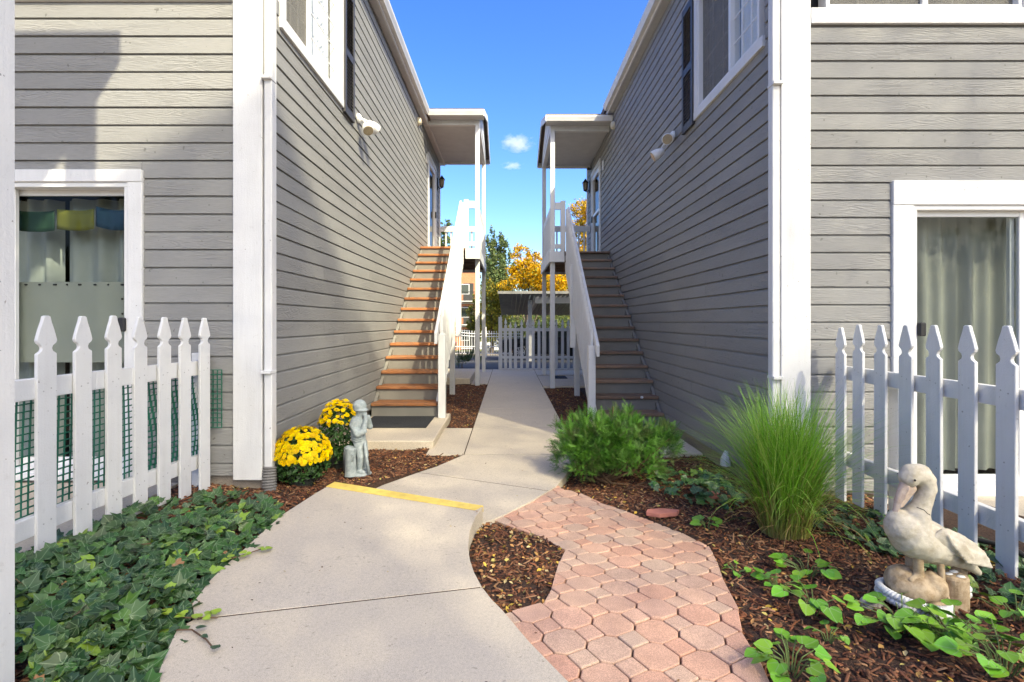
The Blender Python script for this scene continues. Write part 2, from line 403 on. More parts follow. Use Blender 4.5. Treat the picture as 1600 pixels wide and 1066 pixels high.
def scatter(bv, bf, pos, rot, scl, col):
    """joined copies of a small mesh: returns V, F, C"""
    bv = np.asarray(bv, float); bf = np.asarray(bf); n = len(pos); k = len(bv)
    scl = np.asarray(scl, float)
    if scl.ndim == 1: scl = np.repeat(scl[:, None], 3, 1)
    V = np.einsum('nij,nkj->nki', rot, bv[None] * scl[:, None, :]) + pos[:, None, :]
    F = bf[None] + (np.arange(n) * k)[:, None, None]
    return V.reshape(-1, 3), F.reshape(-1, bf.shape[1]), np.repeat(col, k, axis=0)
def inpoly(x, y, poly):
    x = np.asarray(x); y = np.asarray(y); r = np.zeros(x.shape, bool); n = len(poly)
    for i in range(n):
        x0, y0 = poly[i][:2]; x1, y1 = poly[(i + 1) % n][:2]
        c = ((y0 > y) != (y1 > y)) & (x < (x1 - x0) * (y - y0) / ((y1 - y0) if y1 != y0 else 1e-9) + x0)
        r ^= c
    return r
def copy_obj(src, w, parent=None, rot=None, scale=None, name=None):
    o = src.copy(); link(o, parent, w)
    if rot is not None: o.rotation_euler = rot
    if scale is not None: o.scale = scale
    return o
# ---------------------------------------------------------------- ground, slabs, beds
def slope(y): return 0.0 if y < 15 else -0.045 * (min(y, 60) - 15)
def g2(px, py, z):                         # photo pixel on the plane z -> ground point, used once to lay out the slabs
    d = 830 * (CAMZ - z) / (py - 503); return ((px - 795) * d / 830, d)
ys = [-30, -8, 0, 14.4, 15, 20, 25, 30, 36, 45, 52, 60, 90, 160, 400, 900]
xs = [-700, -200, -60, -20, -6, 0, 6, 20, 60, 200, 700]
gm = MB()
gm.v = [(x, y, slope(y) - (0.20 if y < 14.6 else 0.03)) for y in ys for x in xs]
gm.f = [(j * len(xs) + i, j * len(xs) + i + 1, (j + 1) * len(xs) + i + 1, (j + 1) * len(xs) + i) for j in range(len(ys) - 1) for i in range(len(xs) - 1)]
tag(gm.build('ground', 'earth', w=(0, 0, 0)), kind='structure')
def strip(name, m, x0, x1, y0, y1, dz):
    k = MB(); yy = [y0] + [y for y in (15, 20, 25, 30, 36, 45, 52, 60) if y0 < y < y1] + [y1]
    k.v = [(x, y, slope(y) + dz) for y in yy for x in (x0, x1)]
    k.f = [(2 * i, 2 * i + 1, 2 * i + 3, 2 * i + 2) for i in range(len(yy) - 1)]
    return tag(k.build(name, m, w=(0, y0, 0)), kind='structure')
strip('parking_lot', 'asphalt', -40, 40, 14.35, 34, -0.012)
strip('lawn', 'lawn', -60, 60, 34, 40, 0.0)
strip('road', 'asphalt', -90, 90, 40, 55, 0.004)
strip('lawn', 'lawn', -200, 200, 55, 120, 0.004)

# walkway of separate slabs
def inset(poly, d):
    n = len(poly); out = []
    area = sum(poly[i][0] * poly[(i + 1) % n][1] - poly[(i + 1) % n][0] * poly[i][1] for i in range(n))
    sg = 1 if area > 0 else -1
    for i in range(n):
        p0, p1, p2 = (Vector(poly[(i + k) % n][:2]) for k in (-1, 0, 1))
        e1 = (p1 - p0).normalized(); e2 = (p2 - p1).normalized()
        n1 = Vector((-e1.y, e1.x)) * sg; n2 = Vector((-e2.y, e2.x)) * sg
        b = n1 + n2; b = b / max(0.5, b.dot(n1)) if b.length > 1e-6 else n1
        out.append(tuple(p1 + b * d))
    return out
def slab(poly, z, parent, gap=0.0055, name='slab', m='concrete', th=0.3, bevel=0.002):
    q = inset(poly, gap) if gap else poly
    k = MB().prism([(x, y, z - th) for x, y in q], (0, 0, th))
    return k.build(name, m, parent, bevel=bevel, seg=2)
walk = bpy.data.objects.new('walkway', None); link(walk, None, (0.1, 6, 0)); tag(walk, kind='structure')
ZN = 0.10
left_px = [(521, 754), (493, 770), (465, 788), (440, 804), (412, 828), (383, 855), (352, 882), (325, 908), (298, 944), (276, 980), (256, 1022), (240, 1066)]
right_px = [(756, 792), (744, 808), (735.5, 830), (733, 856), (736, 875), (743, 895), (756, 918), (770, 936), (788, 954), (829, 1002), (892, 1066)]
Lp = [g2(px, py, ZN) for px, py in left_px]; Rp = [g2(px, py, ZN) for px, py in right_px]
A, B = Lp[0], Rp[0]
J0 = g2(302, 968, ZN); J1 = g2(755, 917, ZN)
near_far = [A] + [p for p in Lp[1:] if p[1] > J0[1] + .02] + [J0, J1] + [p for p in Rp[::-1] if p[1] > J1[1] + .02]
near_near = [J0] + [p for p in Lp if p[1] < J0[1] - .02] + [(-1.0, 1.3), (-0.75, 0.6), (-0.6, -0.7), (0.9, -0.7), (0.75, 0.7), (0.42, 1.4)] + [p for p in Rp[::-1] if p[1] < J1[1] - .02] + [J1]
slab(near_far, ZN, walk); slab(near_near, ZN, walk)
# painted step edge
ab = (Vector(B) - Vector(A)).normalized(); nb = Vector((ab.y, -ab.x))     # nb points to the camera
if nb.y > 0: nb = -nb
st = MB()
p0 = Vector(A) + ab * 0.006; p1 = Vector(B) - ab * 0.006
q = [p0 - nb * 0.002, p1 - nb * 0.002, p1 + nb * 0.085 - ab * 0.012, p0 + nb * 0.105 + ab * 0.02]
st.prism([(v.x, v.y, ZN + 0.001) for v in q], (0, 0, 0.004))
q = [p0 - nb * 0.006, p1 - nb * 0.006, p1 - nb * 0.002, p0 - nb * 0.002]
st.prism([(v.x, v.y, ZN - 0.035) for v in q], (0, 0, 0.040))
tag(st.build('painted_edge', 'yellow', walk, bevel=0.002), 'yellow painted edge of the concrete step')
# lower slabs
m_l = [g2(px, py, 0) for px, py in ((721, 712), (681, 729), (653, 738))]
m_l2 = [g2(px, py, 0) for px, py in ((597, 758), (560, 775), (520, 790))]
m_r = [g2(px, py, 0) for px, py in ((888, 711), (892, 724), (886, 742), (870, 760))]
m_r2 = [g2(px, py, 0) for px, py in ((832, 783), (790, 804), (757, 818), (745, 850))]
JL, JR = m_l[-1], g2(858, 767, 0)
slab([(0.66, 5.09)] + m_r[1:] + [JR, JL] + m_l[-2::-1] + [(-0.43, 5.09)], 0, walk)
slab([JL, JR] + m_r2 + m_l2[::-1], 0, walk)
jy = [5.09, 6.38, 7.8, 9.3, 10.85, 12.4, 14.2]
for a, b in zip(jy[:-1], jy[1:]): slab([(-0.43, a), (0.67, a), (0.67, b), (-0.43, b)], 0, walk)
slab([(-0.80, 5.09), (-0.43, 5.09), (-0.43, 6.36), (-0.80, 6.36)], -0.002, walk)
slab([(-0.78, 10.9), (-0.43, 10.9), (-0.43, 14.2), (-0.78, 14.2)], -0.004, walk)
slab([(0.67, 10.5), (2.3, 10.5), (2.3, 12.6), (0.67, 12.6)], -0.004, walk)
slab([(0.67, 12.75), (2.3, 12.75), (2.3, 14.2), (0.67, 14.2)], -0.004, walk)
# packed dirt in the joints between the slabs
def joint(p, q, z):
    p, q = Vector(p), Vector(q); d = (q - p).normalized(); n_ = Vector((-d.y, d.x)) * .009; p = p + d * .012; q = q - d * .012
    MB().prism([(*(p - n_), z - .05), (*(q - n_), z - .05), (*(q + n_), z - .05), (*(p + n_), z - .05)], (0, 0, .0475)).build('joint_filler', 'mulch', walk)
joint(J0, J1, ZN); joint(JL, JR, 0)
for yj in jy[:-1]: joint((-0.43, yj), (0.67, yj), 0)
joint((-0.43, 5.10), (-0.43, 6.36), -.002); joint((-0.43, 10.9), (-0.43, 14.2), -.004); joint((0.67, 10.5), (0.67, 14.2), -.004)
# stair pads
padl = bpy.data.objects.new('stair_pad', None); link(padl, None, (-1.2, 6, 0)); tag(padl, kind='structure')
slab([(-1.75, 5.34), (-0.76, 5.34), (-0.76, 6.95), (-1.75, 6.95)], 0.073, padl, 0, bevel=0.012)
slab([(-1.75, 11.0), (-0.8, 11.0), (-0.8, 13.3), (-1.75, 13.3)], 0.10, padl, 0, bevel=0.012)
padr = bpy.data.objects.new('stair_pad', None); link(padr, None, (1.5, 6, 0)); tag(padr, kind='structure')
slab([(1.06, 5.44), (1.99, 5.44), (1.99, 6.95), (1.06, 6.95)], -0.075, padr, 0, bevel=0.012)
pat = bpy.data.objects.new('patio', None); link(pat, None, (0, 3, 0)); tag(pat, kind='structure')
slab([(-6, 0.8), (-2.36, 0.8), (-2.36, 3.80), (-6, 3.80)], 0.12, pat, 0)
slab([(2.62, 0.8), (6, 0.8), (6, 3.88), (2.62, 3.88)], 0.0, pat, 0)

# ------------- pavers
def pz(y):
    t = min(1, max(0, (3.4 - y) / 1.2)); return -0.008 + 0.095 * t
prt = [(869, 757, 0), (915, 772, 0), (944, 786, 0), (980, 797, 0), (1030, 812, .02), (1070, 829, .03), (1109, 850, .045), (1122, 876, .06), (1131, 905, .07), (1152, 947, .085), (1161, 989, .09), (1192, 1040, .09), (1210, 1080, .09)]
plf = [(790, 957, .085), (850, 941, .08), (863, 915, .07), (872, 882, .05), (883, 860, .03), (846, 840, .01), (777, 812, 0)]
PR = [g2(*p) for p in prt]; PL = [g2(*p) for p in plf]
preg = PR + [(0.95, 1.3), (0.92, 0.9), (0.5, 0.9), (0.3, 1.45), (0.1, 1.75), (-0.06, 1.97)] + PL + [(-0.16, 3.42), (-0.05, 3.62), (0.12, 3.95), (0.28, 4.2)]
pave = bpy.data.objects.new('paver_path', None); link(pave, None, (0.5, 2.6, 0)); tag(pave, kind='structure')
P_ = 0.232; s_ = 0.086; c_ = 0.030; W_ = s_ + 2 * c_
def halfclip(poly, a, b):
    """keep the part of poly to the left of a->b"""
    out = []; n = len(poly); d = Vector(b) - Vector(a)
    sd = lambda p: d.x * (p[1] - a[1]) - d.y * (p[0] - a[0])
    for i in range(n):
        p, q = poly[i], poly[(i + 1) % n]; sp, sq = sd(p), sd(q)
        if sp >= 0: out.append(p)
        if sp * sq < 0:
            t = sp / (sp - sq); out.append((p[0] + (q[0] - p[0]) * t, p[1] + (q[1] - p[1]) * t))
    return out
area = sum(preg[i][0] * preg[(i + 1) % len(preg)][1] - preg[(i + 1) % len(preg)][0] * preg[i][1] for i in range(len(preg)))
if area < 0: preg = preg[::-1]
rot = R(45 - 16); ca, sa = math.cos(rot), math.sin(rot)
hw, hs = W_ / 2 - 0.0025, s_ / 2 - 0.0025; hc = hw - c_
octo = [(hw, -hc), (hw, hc), (hc, hw), (-hc, hw), (-hw, hc), (-hw, -hc), (-hc, -hw), (hc, -hw)]
sqr = [(hs, -hs), (hs, hs), (-hs, hs), (-hs, -hs)]
cache = {}
def seg_dist(p, a, b):
    a, b, p = Vector(a), Vector(b), Vector(p); t = max(0, min(1, (p - a).dot(b - a) / max(1e-9, (b - a).length_squared)))
    return (a + (b - a) * t - p).length
for i in range(-30, 31):
    for j in range(-30, 31):
        for kind, ox, oy in (('o', 0, 0), ('o', .5, .5), ('s', .5, 0), ('s', 0, .5)):
            u, v = (i + ox) * P_, (j + oy) * P_
            cx, cy = 0.5 + u * ca - v * sa, 2.4 + u * sa + v * ca
            if not (-0.4 < cx < 1.4 and 1.0 < cy < 4.4): continue
            poly = [(cx + x * ca - y * sa, cy + x * sa + y * ca) for x, y in (octo if kind == 'o' else sqr)]
            ins = inpoly([p[0] for p in poly], [p[1] for p in poly], preg)
            if not ins.any(): continue
            full = ins.all()
            if not full:
                e = min(range(len(preg)), key=lambda k: seg_dist((cx, cy), preg[k], preg[(k + 1) % len(preg)]))
                poly = halfclip(poly, preg[e], preg[(e + 1) % len(preg)])
                if len(poly) < 3: continue
                ar = 0.5 * abs(sum(poly[k][0] * poly[(k + 1) % len(poly)][1] - poly[(k + 1) % len(poly)][0] * poly[k][1] for k in range(len(poly))))
                if ar < 0.0012: continue
            z = pz(cy) + random.uniform(-0.0025, 0.0025)
            sl_ = (pz(cy + .05) - pz(cy - .05)) / 0.1
            nm = 'paver'
            if full and kind in cache:
                o = copy_obj(cache[kind], (cx, cy, z), pave)
            else:
                k = MB().prism([(x, y, z - 0.05) for x, y in poly], (0, 0, 0.05))
                o = k.build(nm, 'paver', pave, bevel=0.005, seg=2, w=(cx, cy, z))
                if full: cache[kind] = o
            o.rotation_euler = (math.atan(sl_) + random.uniform(-.008, .008), random.uniform(-.01, .01), 0)

# ------------- mulch beds
slab_polys = [near_far, near_near]
def bedz(x, y):
    """height of the planting beds"""
    x = np.asarray(x, float); y = np.asarray(y, float)
    zl = np.interp(y, [0, 3.2, 3.9, 4.8, 5.6, 11], [0.055, 0.06, 0.045, -0.01, -0.02, -0.025])
    zl = zl + np.clip((-1.4 - x) * 0.06, 0, 0.05) * (y < 5)
    zr = np.interp(y, [0, 2.2, 3.0, 3.8, 4.6, 5.6, 11], [0.07, 0.055, 0.02, -0.03, -0.09, -0.12, -0.03])
    zr = zr + np.clip((x - 1.2) * 0.03, 0, 0.03) * (y < 4)
    t = np.clip((x + 0.1) / 0.3, 0, 1)
    z = zl * (1 - t) + zr * t
    wedge = (x > -0.4) & (x < 0.4) & (y > 1.8) & (y < 3.5)
    z = np.where(wedge, np.interp(y, [1.9, 2.2, 3.4], [0.07, 0.065, -0.02]), z)
    z = z + 0.010 * np.sin(x * 9 + y * 4) * np.sin(y * 7 - x * 3)
    return z
covered = [inset(p, 0.02) for p in (near_far, near_near, preg)]
nx, ny = 170, 260
gx = np.linspace(-2.7, 3.3, nx); gy = np.linspace(0.5, 11.2, ny)
X, Y = np.meshgrid(gx, gy); Z = bedz(X, Y) + RNG.normal(0, 0.0025, X.shape)
for p in covered: Z = np.where(inpoly(X, Y, p), -0.12, Z)
mids = ((X > -0.41) & (X < 0.65) & (Y > 5.0)) | inpoly(X, Y, m_l[::-1] + [(-0.4, 5.1), (0.6, 5.1)] + m_r + m_r2[:3] + m_l2[::-1])
Z = np.where(mids, -0.12, Z)
V = np.stack([X, Y, Z], 2).reshape(-1, 3)
ii = (np.arange(ny - 1)[:, None] * nx + np.arange(nx - 1)[None]).ravel()
F = np.stack([ii, ii + 1, ii + nx + 1, ii + nx], 1)
o = npmesh('mulch_bed', V, F, 'mulch', w=(0.3, 5, 0)); tag(o, kind='structure')
def bed_mask(x, y):
    m = np.ones(len(x), bool)
    for p in (near_far, near_near, preg): m &= ~inpoly(x, y, p)
    m &= ~inpoly(x, y, m_l[::-1] + [(-0.43, 5.09), (0.66, 5.09)] + m_r + m_r2[:3] + m_l2[::-1])
    m &= ~((x > -0.43) & (x < 0.67) & (y > 5.05))
    m &= ~((x > -0.80) & (x < -0.42) & (y > 5.09) & (y < 6.38))
    m &= ~((x < -0.75) & (y > 5.33) & (y < 7.0)) & ~((x > 1.05) & (y > 5.43) & (y < 7.0))
    m &= (x > -2.34) & (x < 2.6)
    m &= ~((x < -1.76) & (y > 3.82)) & ~((x > 1.98) & (y > 3.9))
    m &= ~((x < -1.15) & (y > 7)) & ~((x > 1.35) & (y > 7.0)) & (y < 10.85) & ~((x > 0) & (y > 10.45))
    return m
def sample_bed(n, x0, x1, y0, y1):
    x = RNG.uniform(x0, x1, n); y = RNG.uniform(y0, y1, n); k = bed_mask(x, y); return x[k], y[k]
chipv = np.array([(-.5, -.5, 0), (.5, -.42, 0), (.46, .5, 0), (-.5, .44, 0), (-.42, -.36, 1), (.5, -.3, .8), (.4, .4, 1), (-.45, .34, .85)])
chipf = np.array([(4, 5, 6, 7), (0, 1, 5, 4), (1, 2, 6, 5), (2, 3, 7, 6), (3, 0, 4, 7)])
pal = np.array([(0.105, 0.045, 0.025), (0.075, 0.03, 0.018), (0.05, 0.022, 0.015), (0.15, 0.07, 0.035), (0.20, 0.11, 0.06), (0.09, 0.04, 0.022), (0.13, 0.05, 0.025)])
Vs, Fs, Cs, nv = [], [], [], 0
for n, box in ((26000, (-2.35, 2.6, 1.3, 3.9)), (15000, (-1.8, 2.1, 3.8, 5.6)), (13000, (-1.2, 1.4, 6.2, 10.9))):
    x, y = sample_bed(n, *box); k = len(x)
    z = bedz(x, y) + RNG.uniform(-0.002, 0.012, k)
    nr = np.stack([RNG.normal(0, .35, k), RNG.normal(0, .35, k), np.ones(k)], 1)
    sc = np.stack([RNG.lognormal(-3.55, .5, k), RNG.uniform(.004, .012, k), RNG.uniform(.002, .006, k)], 1)
    v, f, c = scatter(chipv, chipf, np.stack([x, y, z], 1), frames(nr, RNG.uniform(0, 6.28, k)), sc,
                      pal[RNG.integers(0, len(pal), k)] * RNG.uniform(.9, 2.0, (k, 1)))
    Vs.append(v); Fs.append(f + nv); Cs.append(c); nv += len(v)
tag(npmesh('mulch_chips', np.concatenate(Vs), np.concatenate(Fs), 'chip', col=np.concatenate(Cs)),
    'reddish brown shredded bark mulch covering the planting beds', 'mulch', kind='stuff')
# fallen leaves on the mulch
lv = np.array([(0, -.5, 0), (.28, -.1, .08), (.2, .3, .1), (0, .55, 0), (-.2, .3, .1), (-.28, -.1, .08), (0, 0, -.03)])
lf = np.array([(0, 1, 6), (1, 2, 6), (2, 3, 6), (3, 4, 6), (4, 5, 6), (5, 0, 6)])
x1, y1 = sample_bed(2600, -2.0, 2.5, 1.5, 5.6); x2, y2 = sample_bed(700, -0.8, 1.2, 6.2, 10.8)
x3, y3 = sample_bed(3000, -0.3, 0.45, 2.0, 3.45); k3 = np.arange(len(x3)) < 150; x3, y3 = x3[k3], y3[k3]
x = np.concatenate([x1, x2, x3]); y = np.concatenate([y1, y2, y3]); k = len(x)
nr = np.stack([RNG.normal(0, .4, k), RNG.normal(0, .4, k), np.ones(k)], 1)
pl2 = np.array([(0.55, 0.36, 0.06), (0.50, 0.28, 0.09), (0.42, 0.22, 0.08), (0.55, 0.42, 0.20), (0.35, 0.14, 0.05), (0.40, 0.33, 0.10)])
v, f, c = scatter(lv, lf, np.stack([x, y, bedz(x, y) + .012], 1), frames(nr, RNG.uniform(0, 6.28, k)), RNG.uniform(.014, .034, k) , pl2[RNG.integers(0, 6, k)] * RNG.uniform(.6, 1.1, (k, 1)))
tag(npmesh('fallen_leaves', v, f, 'litter', col=c), 'small yellow and tan fallen leaves strewn over the mulch', 'leaves', kind='stuff')

# bits of leaf and grit lying on the concrete and pavers
x = RNG.uniform(-1.3, 1.0, 420); y = RNG.uniform(1.6, 9.5, 420); on = ~bed_mask(x, y) & (np.abs(x) < 1.35)
zc = np.where(inpoly(x, y, near_far) | inpoly(x, y, near_near), ZN, np.where(inpoly(x, y, preg), [pz(q) for q in y], 0.0))
ok = on & ((zc > 0) | ((x > -.42) & (x < .65) & (y > 3.6))) & ~((x < -.45) & (zc == 0)); ok &= RNG.uniform(0, 1, 420) < .45
x, y, zc = x[ok], y[ok], zc[ok]; k = len(x)
v, f, c = scatter(lv, lf, np.stack([x, y, zc + .006], 1), frames(np.stack([RNG.normal(0, .25, k), RNG.normal(0, .25, k), np.ones(k)], 1), RNG.uniform(0, 6.28, k)), RNG.uniform(.006, .018, k), np.concatenate([pl2, pal])[RNG.integers(0, 13, k)] * .9)
tag(npmesh('path_litter', v, f, 'litter', col=c), 'scattered bits of dry leaf lying on the concrete and pavers', 'leaves', kind='stuff')
# ---------------------------------------------------------------- buildings
EXP = 0.128
PROF = [(0.003, 0.012), (0.109, 0.010), (0.123, -0.003), (0.128, -0.003)]
def prof_clip(z0, z1):
    def at(z):
        for (a, oa), (b, ob) in zip(PROF[:-1], PROF[1:]):
            if a <= z <= b: return oa + (ob - oa) * (z - a) / (b - a)
        return PROF[0][1] if z < PROF[0][0] else PROF[-1][1]
    z0 = max(z0, PROF[0][0]); z1 = min(z1, PROF[-1][0])
    pts = [(z0, at(z0))] + [p for p in PROF if z0 + 1e-4 < p[0] < z1 - 1e-4] + [(z1, at(z1))]
    return pts
bcache = {}
def board(parent, w, rotz, L, z0=0.0, z1=EXP):
    key = (round(L, 3), round(z0, 3), round(z1, 3))
    if key in bcache: o = bpy.data.objects.new('siding_board', bcache[key])
    else:
        pts = prof_clip(z0, z1); n = len(pts)
        vs = [(x, -o_, z) for x in (0.0, L) for z, o_ in pts] + [(x, 0.018, z) for x in (0.0, L) for z in (pts[0][0], pts[-1][0])]
        b0, t0, b1, t1 = 2 * n, 2 * n + 1, 2 * n + 2, 2 * n + 3
        fs = [(i, n + i, n + i + 1, i + 1) for i in range(n - 1)]
        fs += [(b0, b1, n, 0), (n - 1, 2 * n - 1, t1, t0), tuple(range(n)) + (t0, b0), tuple(range(2 * n - 1, n - 1, -1)) + (b1, t1)]
        me = bpy.data.meshes.new('siding_board'); me.from_pydata(vs, [], fs); me.materials.append(M['siding'])
        bcache[key] = me; o = bpy.data.objects.new('siding_board', me)
    link(o, parent, w); o.rotation_euler = (0, 0, rotz); return o
def wall_sided(b, axis, plane, u0, u1, zbot, ztop, groove, holes, seams=None, gable=None):
    """axis: 'F' faces the camera (u = x), 'E' faces +X (u = y), 'W' faces -X (u = y).  holes: (u0,u1,z0,z1) covered by trim."""
    core = MB()
    us = sorted(set([u0, u1] + [h[i] for h in holes for i in (0, 1) if u0 < h[i] < u1])); zs = sorted(set([zbot, ztop] + [h[i] for h in holes for i in (2, 3) if zbot < h[i] < ztop]))
    for a, c in zip(us[:-1], us[1:]):
        for e, f in zip(zs[:-1], zs[1:]):
            mu, mz = (a + c) / 2, (e + f) / 2
            if any(h[0] < mu < h[1] and h[2] < mz < h[3] for h in holes): continue
            if axis == 'F': core.box(a, c, plane + 0.018, plane + 0.16, e, f)
            elif axis == 'E': core.box(plane - 0.16, plane - 0.018, a, c, e, f)
            else: core.box(plane + 0.018, plane + 0.16, a, c, e, f)
    wl = core.build('wall', 'foundation', b)
    def put(a, c, z, z0, z1):
        if c - a < 0.02 or z1 - z0 < 0.012: return
        dev = random.uniform(-.0012, .0012)
        if axis == 'F': board(wl, (a, plane, z + dev), 0, c - a, z0, z1)
        elif axis == 'E': board(wl, (plane, a, z + dev), R(90), c - a, z0, z1)
        else: board(wl, (plane, c, z + dev), R(-90), c - a, z0, z1)
    k = math.floor((zbot - groove) / EXP)
    z = groove + k * EXP; row = 0
    while z < ztop - 1e-3:
        lo = max(0, zbot - z); hi = min(EXP, ztop - z)
        cuts = [u0, u1] + ([s for s in seams(row) if u0 < s < u1] if seams else [])
        for h in holes:
            if h[2] < z + hi and h[3] > z + lo: cuts += [h[0], h[1]]
        cuts = sorted(set(max(u0, min(u1, c)) for c in cuts))
        for a, c in zip(cuts[:-1], cuts[1:]):
            mu = (a + c) / 2; pieces = [(lo, hi)]
            for h in holes:
                if h[0] < mu < h[1]:
                    np_ = []
                    for (p, q) in pieces:
                        ha, hb = h[2] - z, h[3] - z
                        if hb <= p or ha >= q: np_.append((p, q)); continue
                        if ha > p: np_.append((p, ha))
                        if hb < q: np_.append((hb, q))
                    pieces = np_
            for p, q in pieces: put(a + 0.002, c - 0.002, z, p, q)
        z += EXP; row += 1
    return wl
def seam_fn(base, off):
    def f(row):
        r = random.Random(row * 7 + off); s = base + [0.0, 1.22, 2.44, 0.61][row % 4] * 1.0 + r.choice([0, 0, .41])
        return [s, s + 4.88]
    return f
def face(axis, plane, u0, u1, o0, o1, z0, z1):
    """box in wall coordinates: o = distance outwards from the wall plane"""
    if axis == 'F': return (u0, u1, plane - o1, plane - o0, z0, z1)
    if axis == 'E': return (plane + o0, plane + o1, u0, u1, z0, z1)
    return (plane - o1, plane - o0, u0, u1, z0, z1)
def fbx(name, m, parent, axis, plane, u0, u1, o0, o1, z0, z1, bevel=0.003):
    return bx(name, m, parent, *face(axis, plane, min(u0, u1), max(u0, u1), o0, o1, z0, z1), bevel=bevel)
def wavy(name, m, parent, axis, plane, u0, u1, o, z0, z1, amp=0.02, per=0.14, seed=0):
    r = random.Random(seed); k = MB(); n = int((u1 - u0) / 0.012) + 2; ph = r.uniform(0, 6)
    rows = 7
    for j in range(rows):
        zz = z0 + (z1 - z0) * j / (rows - 1)
        for i in range(n):
            u = u0 + (u1 - u0) * i / (n - 1)
            d = o + amp * math.sin(u / per * 6.28 + ph + 0.8 * math.sin(u * 9 + j * .25)) + amp * .5 * math.sin(u / per * 2.9 + 1)
            if axis == 'F': k.v.append((u, plane - d, zz))
            elif axis == 'E': k.v.append((plane + d, u, zz))
            else: k.v.append((plane - d, u, zz))
    k.f = [(j * n + i, j * n + i + 1, (j + 1) * n + i + 1, (j + 1) * n + i) for j in range(rows - 1) for i in range(n - 1)]
    o_ = k.build(name, m, parent, smooth=True); return o_
def window(b, axis, plane, u0, u1, z0, z1, split, tr, first, second, nh=3, nvv=4, seed=0, skip=()):
    """slider window: u0..u1, z0..z1 outer trim rectangle"""
    wnd = bpy.data.objects.new('window', None)
    w = {'F': (u0, plane, z0), 'E': (plane, u0, z0), 'W': (plane, u0, z0)}[axis]; link(wnd, b, w)
    F_ = lambda nm, m, a, c, o0, o1, e, f, bv=0.003: fbx(nm, m, wnd, axis, plane, a, c, o0, o1, e, f, bv)
    F_('trim', 'white', u0, u1, -0.02, 0.034, z0, z0 + tr); F_('trim', 'white', u0, u1, -0.02, 0.034, z1 - tr, z1)
    if 'u0' not in skip: F_('trim', 'white', u0, u0 + tr, -0.02, 0.031, z0 + tr, z1 - tr)
    if 'u1' not in skip: F_('trim', 'white', u1 - tr, u1, -0.02, 0.031, z0 + tr, z1 - tr)
    a, c, e, f = u0 + tr, u1 - tr, z0 + tr, z1 - tr
    fr = 0.03
    F_('frame', 'vinyl', a, c, -0.08, 0.022, e, e + fr); F_('frame', 'vinyl', a, c, -0.08, 0.022, f - fr, f)
    F_('frame', 'vinyl', a, a + fr, -0.08, 0.02, e + fr, f - fr); F_('frame', 'vinyl', c - fr, c, -0.08, 0.02, e + fr, f - fr)
    F_('frame', 'vinyl', split - 0.022, split + 0.022, -0.07, 0.018, e + fr, f - fr)
    for (p, q, what, o) in ((a + fr, split - 0.022, first, -0.02), (split + 0.022, c - fr, second, -0.04)):
        F_('pane', 'glass2', p, q, o - 0.006, o, e + fr, f - fr, 0)
        for i in range(1, nh):
            u = p + (q - p) * i / nh; F_('muntin', 'vinyl', u - 0.006, u + 0.006, o, o + 0.008, e + fr, f - fr, 0)
        for j in range(1, nvv):
            z = e + fr + (f - e - 2 * fr) * j / nvv; F_('muntin', 'vinyl', p, q, o + 0.001, o + 0.007, z - 0.006, z + 0.006, 0)
        if what == 'sheer': wavy('curtain', 'sheer', wnd, axis, plane, p - .02, q + .02, o - 0.06, e, f, 0.012, 0.09, seed)
        else:
            F_('insect_screen', 'screencloth', p, q, o + 0.012, o + 0.014, e + fr, f - fr, 0); wavy('curtain', 'curtain', wnd, axis, plane, p - .02, q + .02, o - 0.06, e, f, 0.012, 0.1, seed + 1)
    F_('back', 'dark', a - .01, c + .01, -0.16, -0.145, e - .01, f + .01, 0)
    return wnd
def shutter(b, axis, plane, u0, u1, z0, z1):
    s = bpy.data.objects.new('shutter', None); link(s, b, {'E': (plane, u0, z0), 'W': (plane, u0, z0)}[axis])
    F_ = lambda nm, a, c, o0, o1, e, f, bv=0.002: fbx(nm, 'shutter', s, axis, plane, a, c, o0, o1, e, f, bv)
    w = 0.05; o0, o1 = 0.014, 0.045
    F_('stile', u0, u0 + w, o0, o1, z0, z1); F_('stile', u1 - w, u1, o0, o1, z0, z1)
    rails = [z0, z0 + 0.62, z1 - 0.08] if z1 - z0 > 1 else [z0, z1 - 0.08]
    for r in rails: F_('rail', u0 + w, u1 - w, o0, o1 - 0.002, r, r + 0.08)
    sg = 1 if axis == 'E' else -1
    for lo, hi in zip(rails[:-1], rails[1:]):
        n = int((hi - lo - 0.08) / 0.034)
        for i in range(n):
            z = lo + 0.08 + (i + .5) * (hi - lo - 0.08) / n
            k = MB().prism([(plane + sg * 0.018, u0 + w, z + .014), (plane + sg * 0.024, u0 + w, z + .018), (plane + sg * 0.042, u0 + w, z - .014), (plane + sg * 0.036, u0 + w, z - .018)], (0, u1 - u0 - 2 * w, 0))
            k.build('louver', 'shutter', s)
    return s
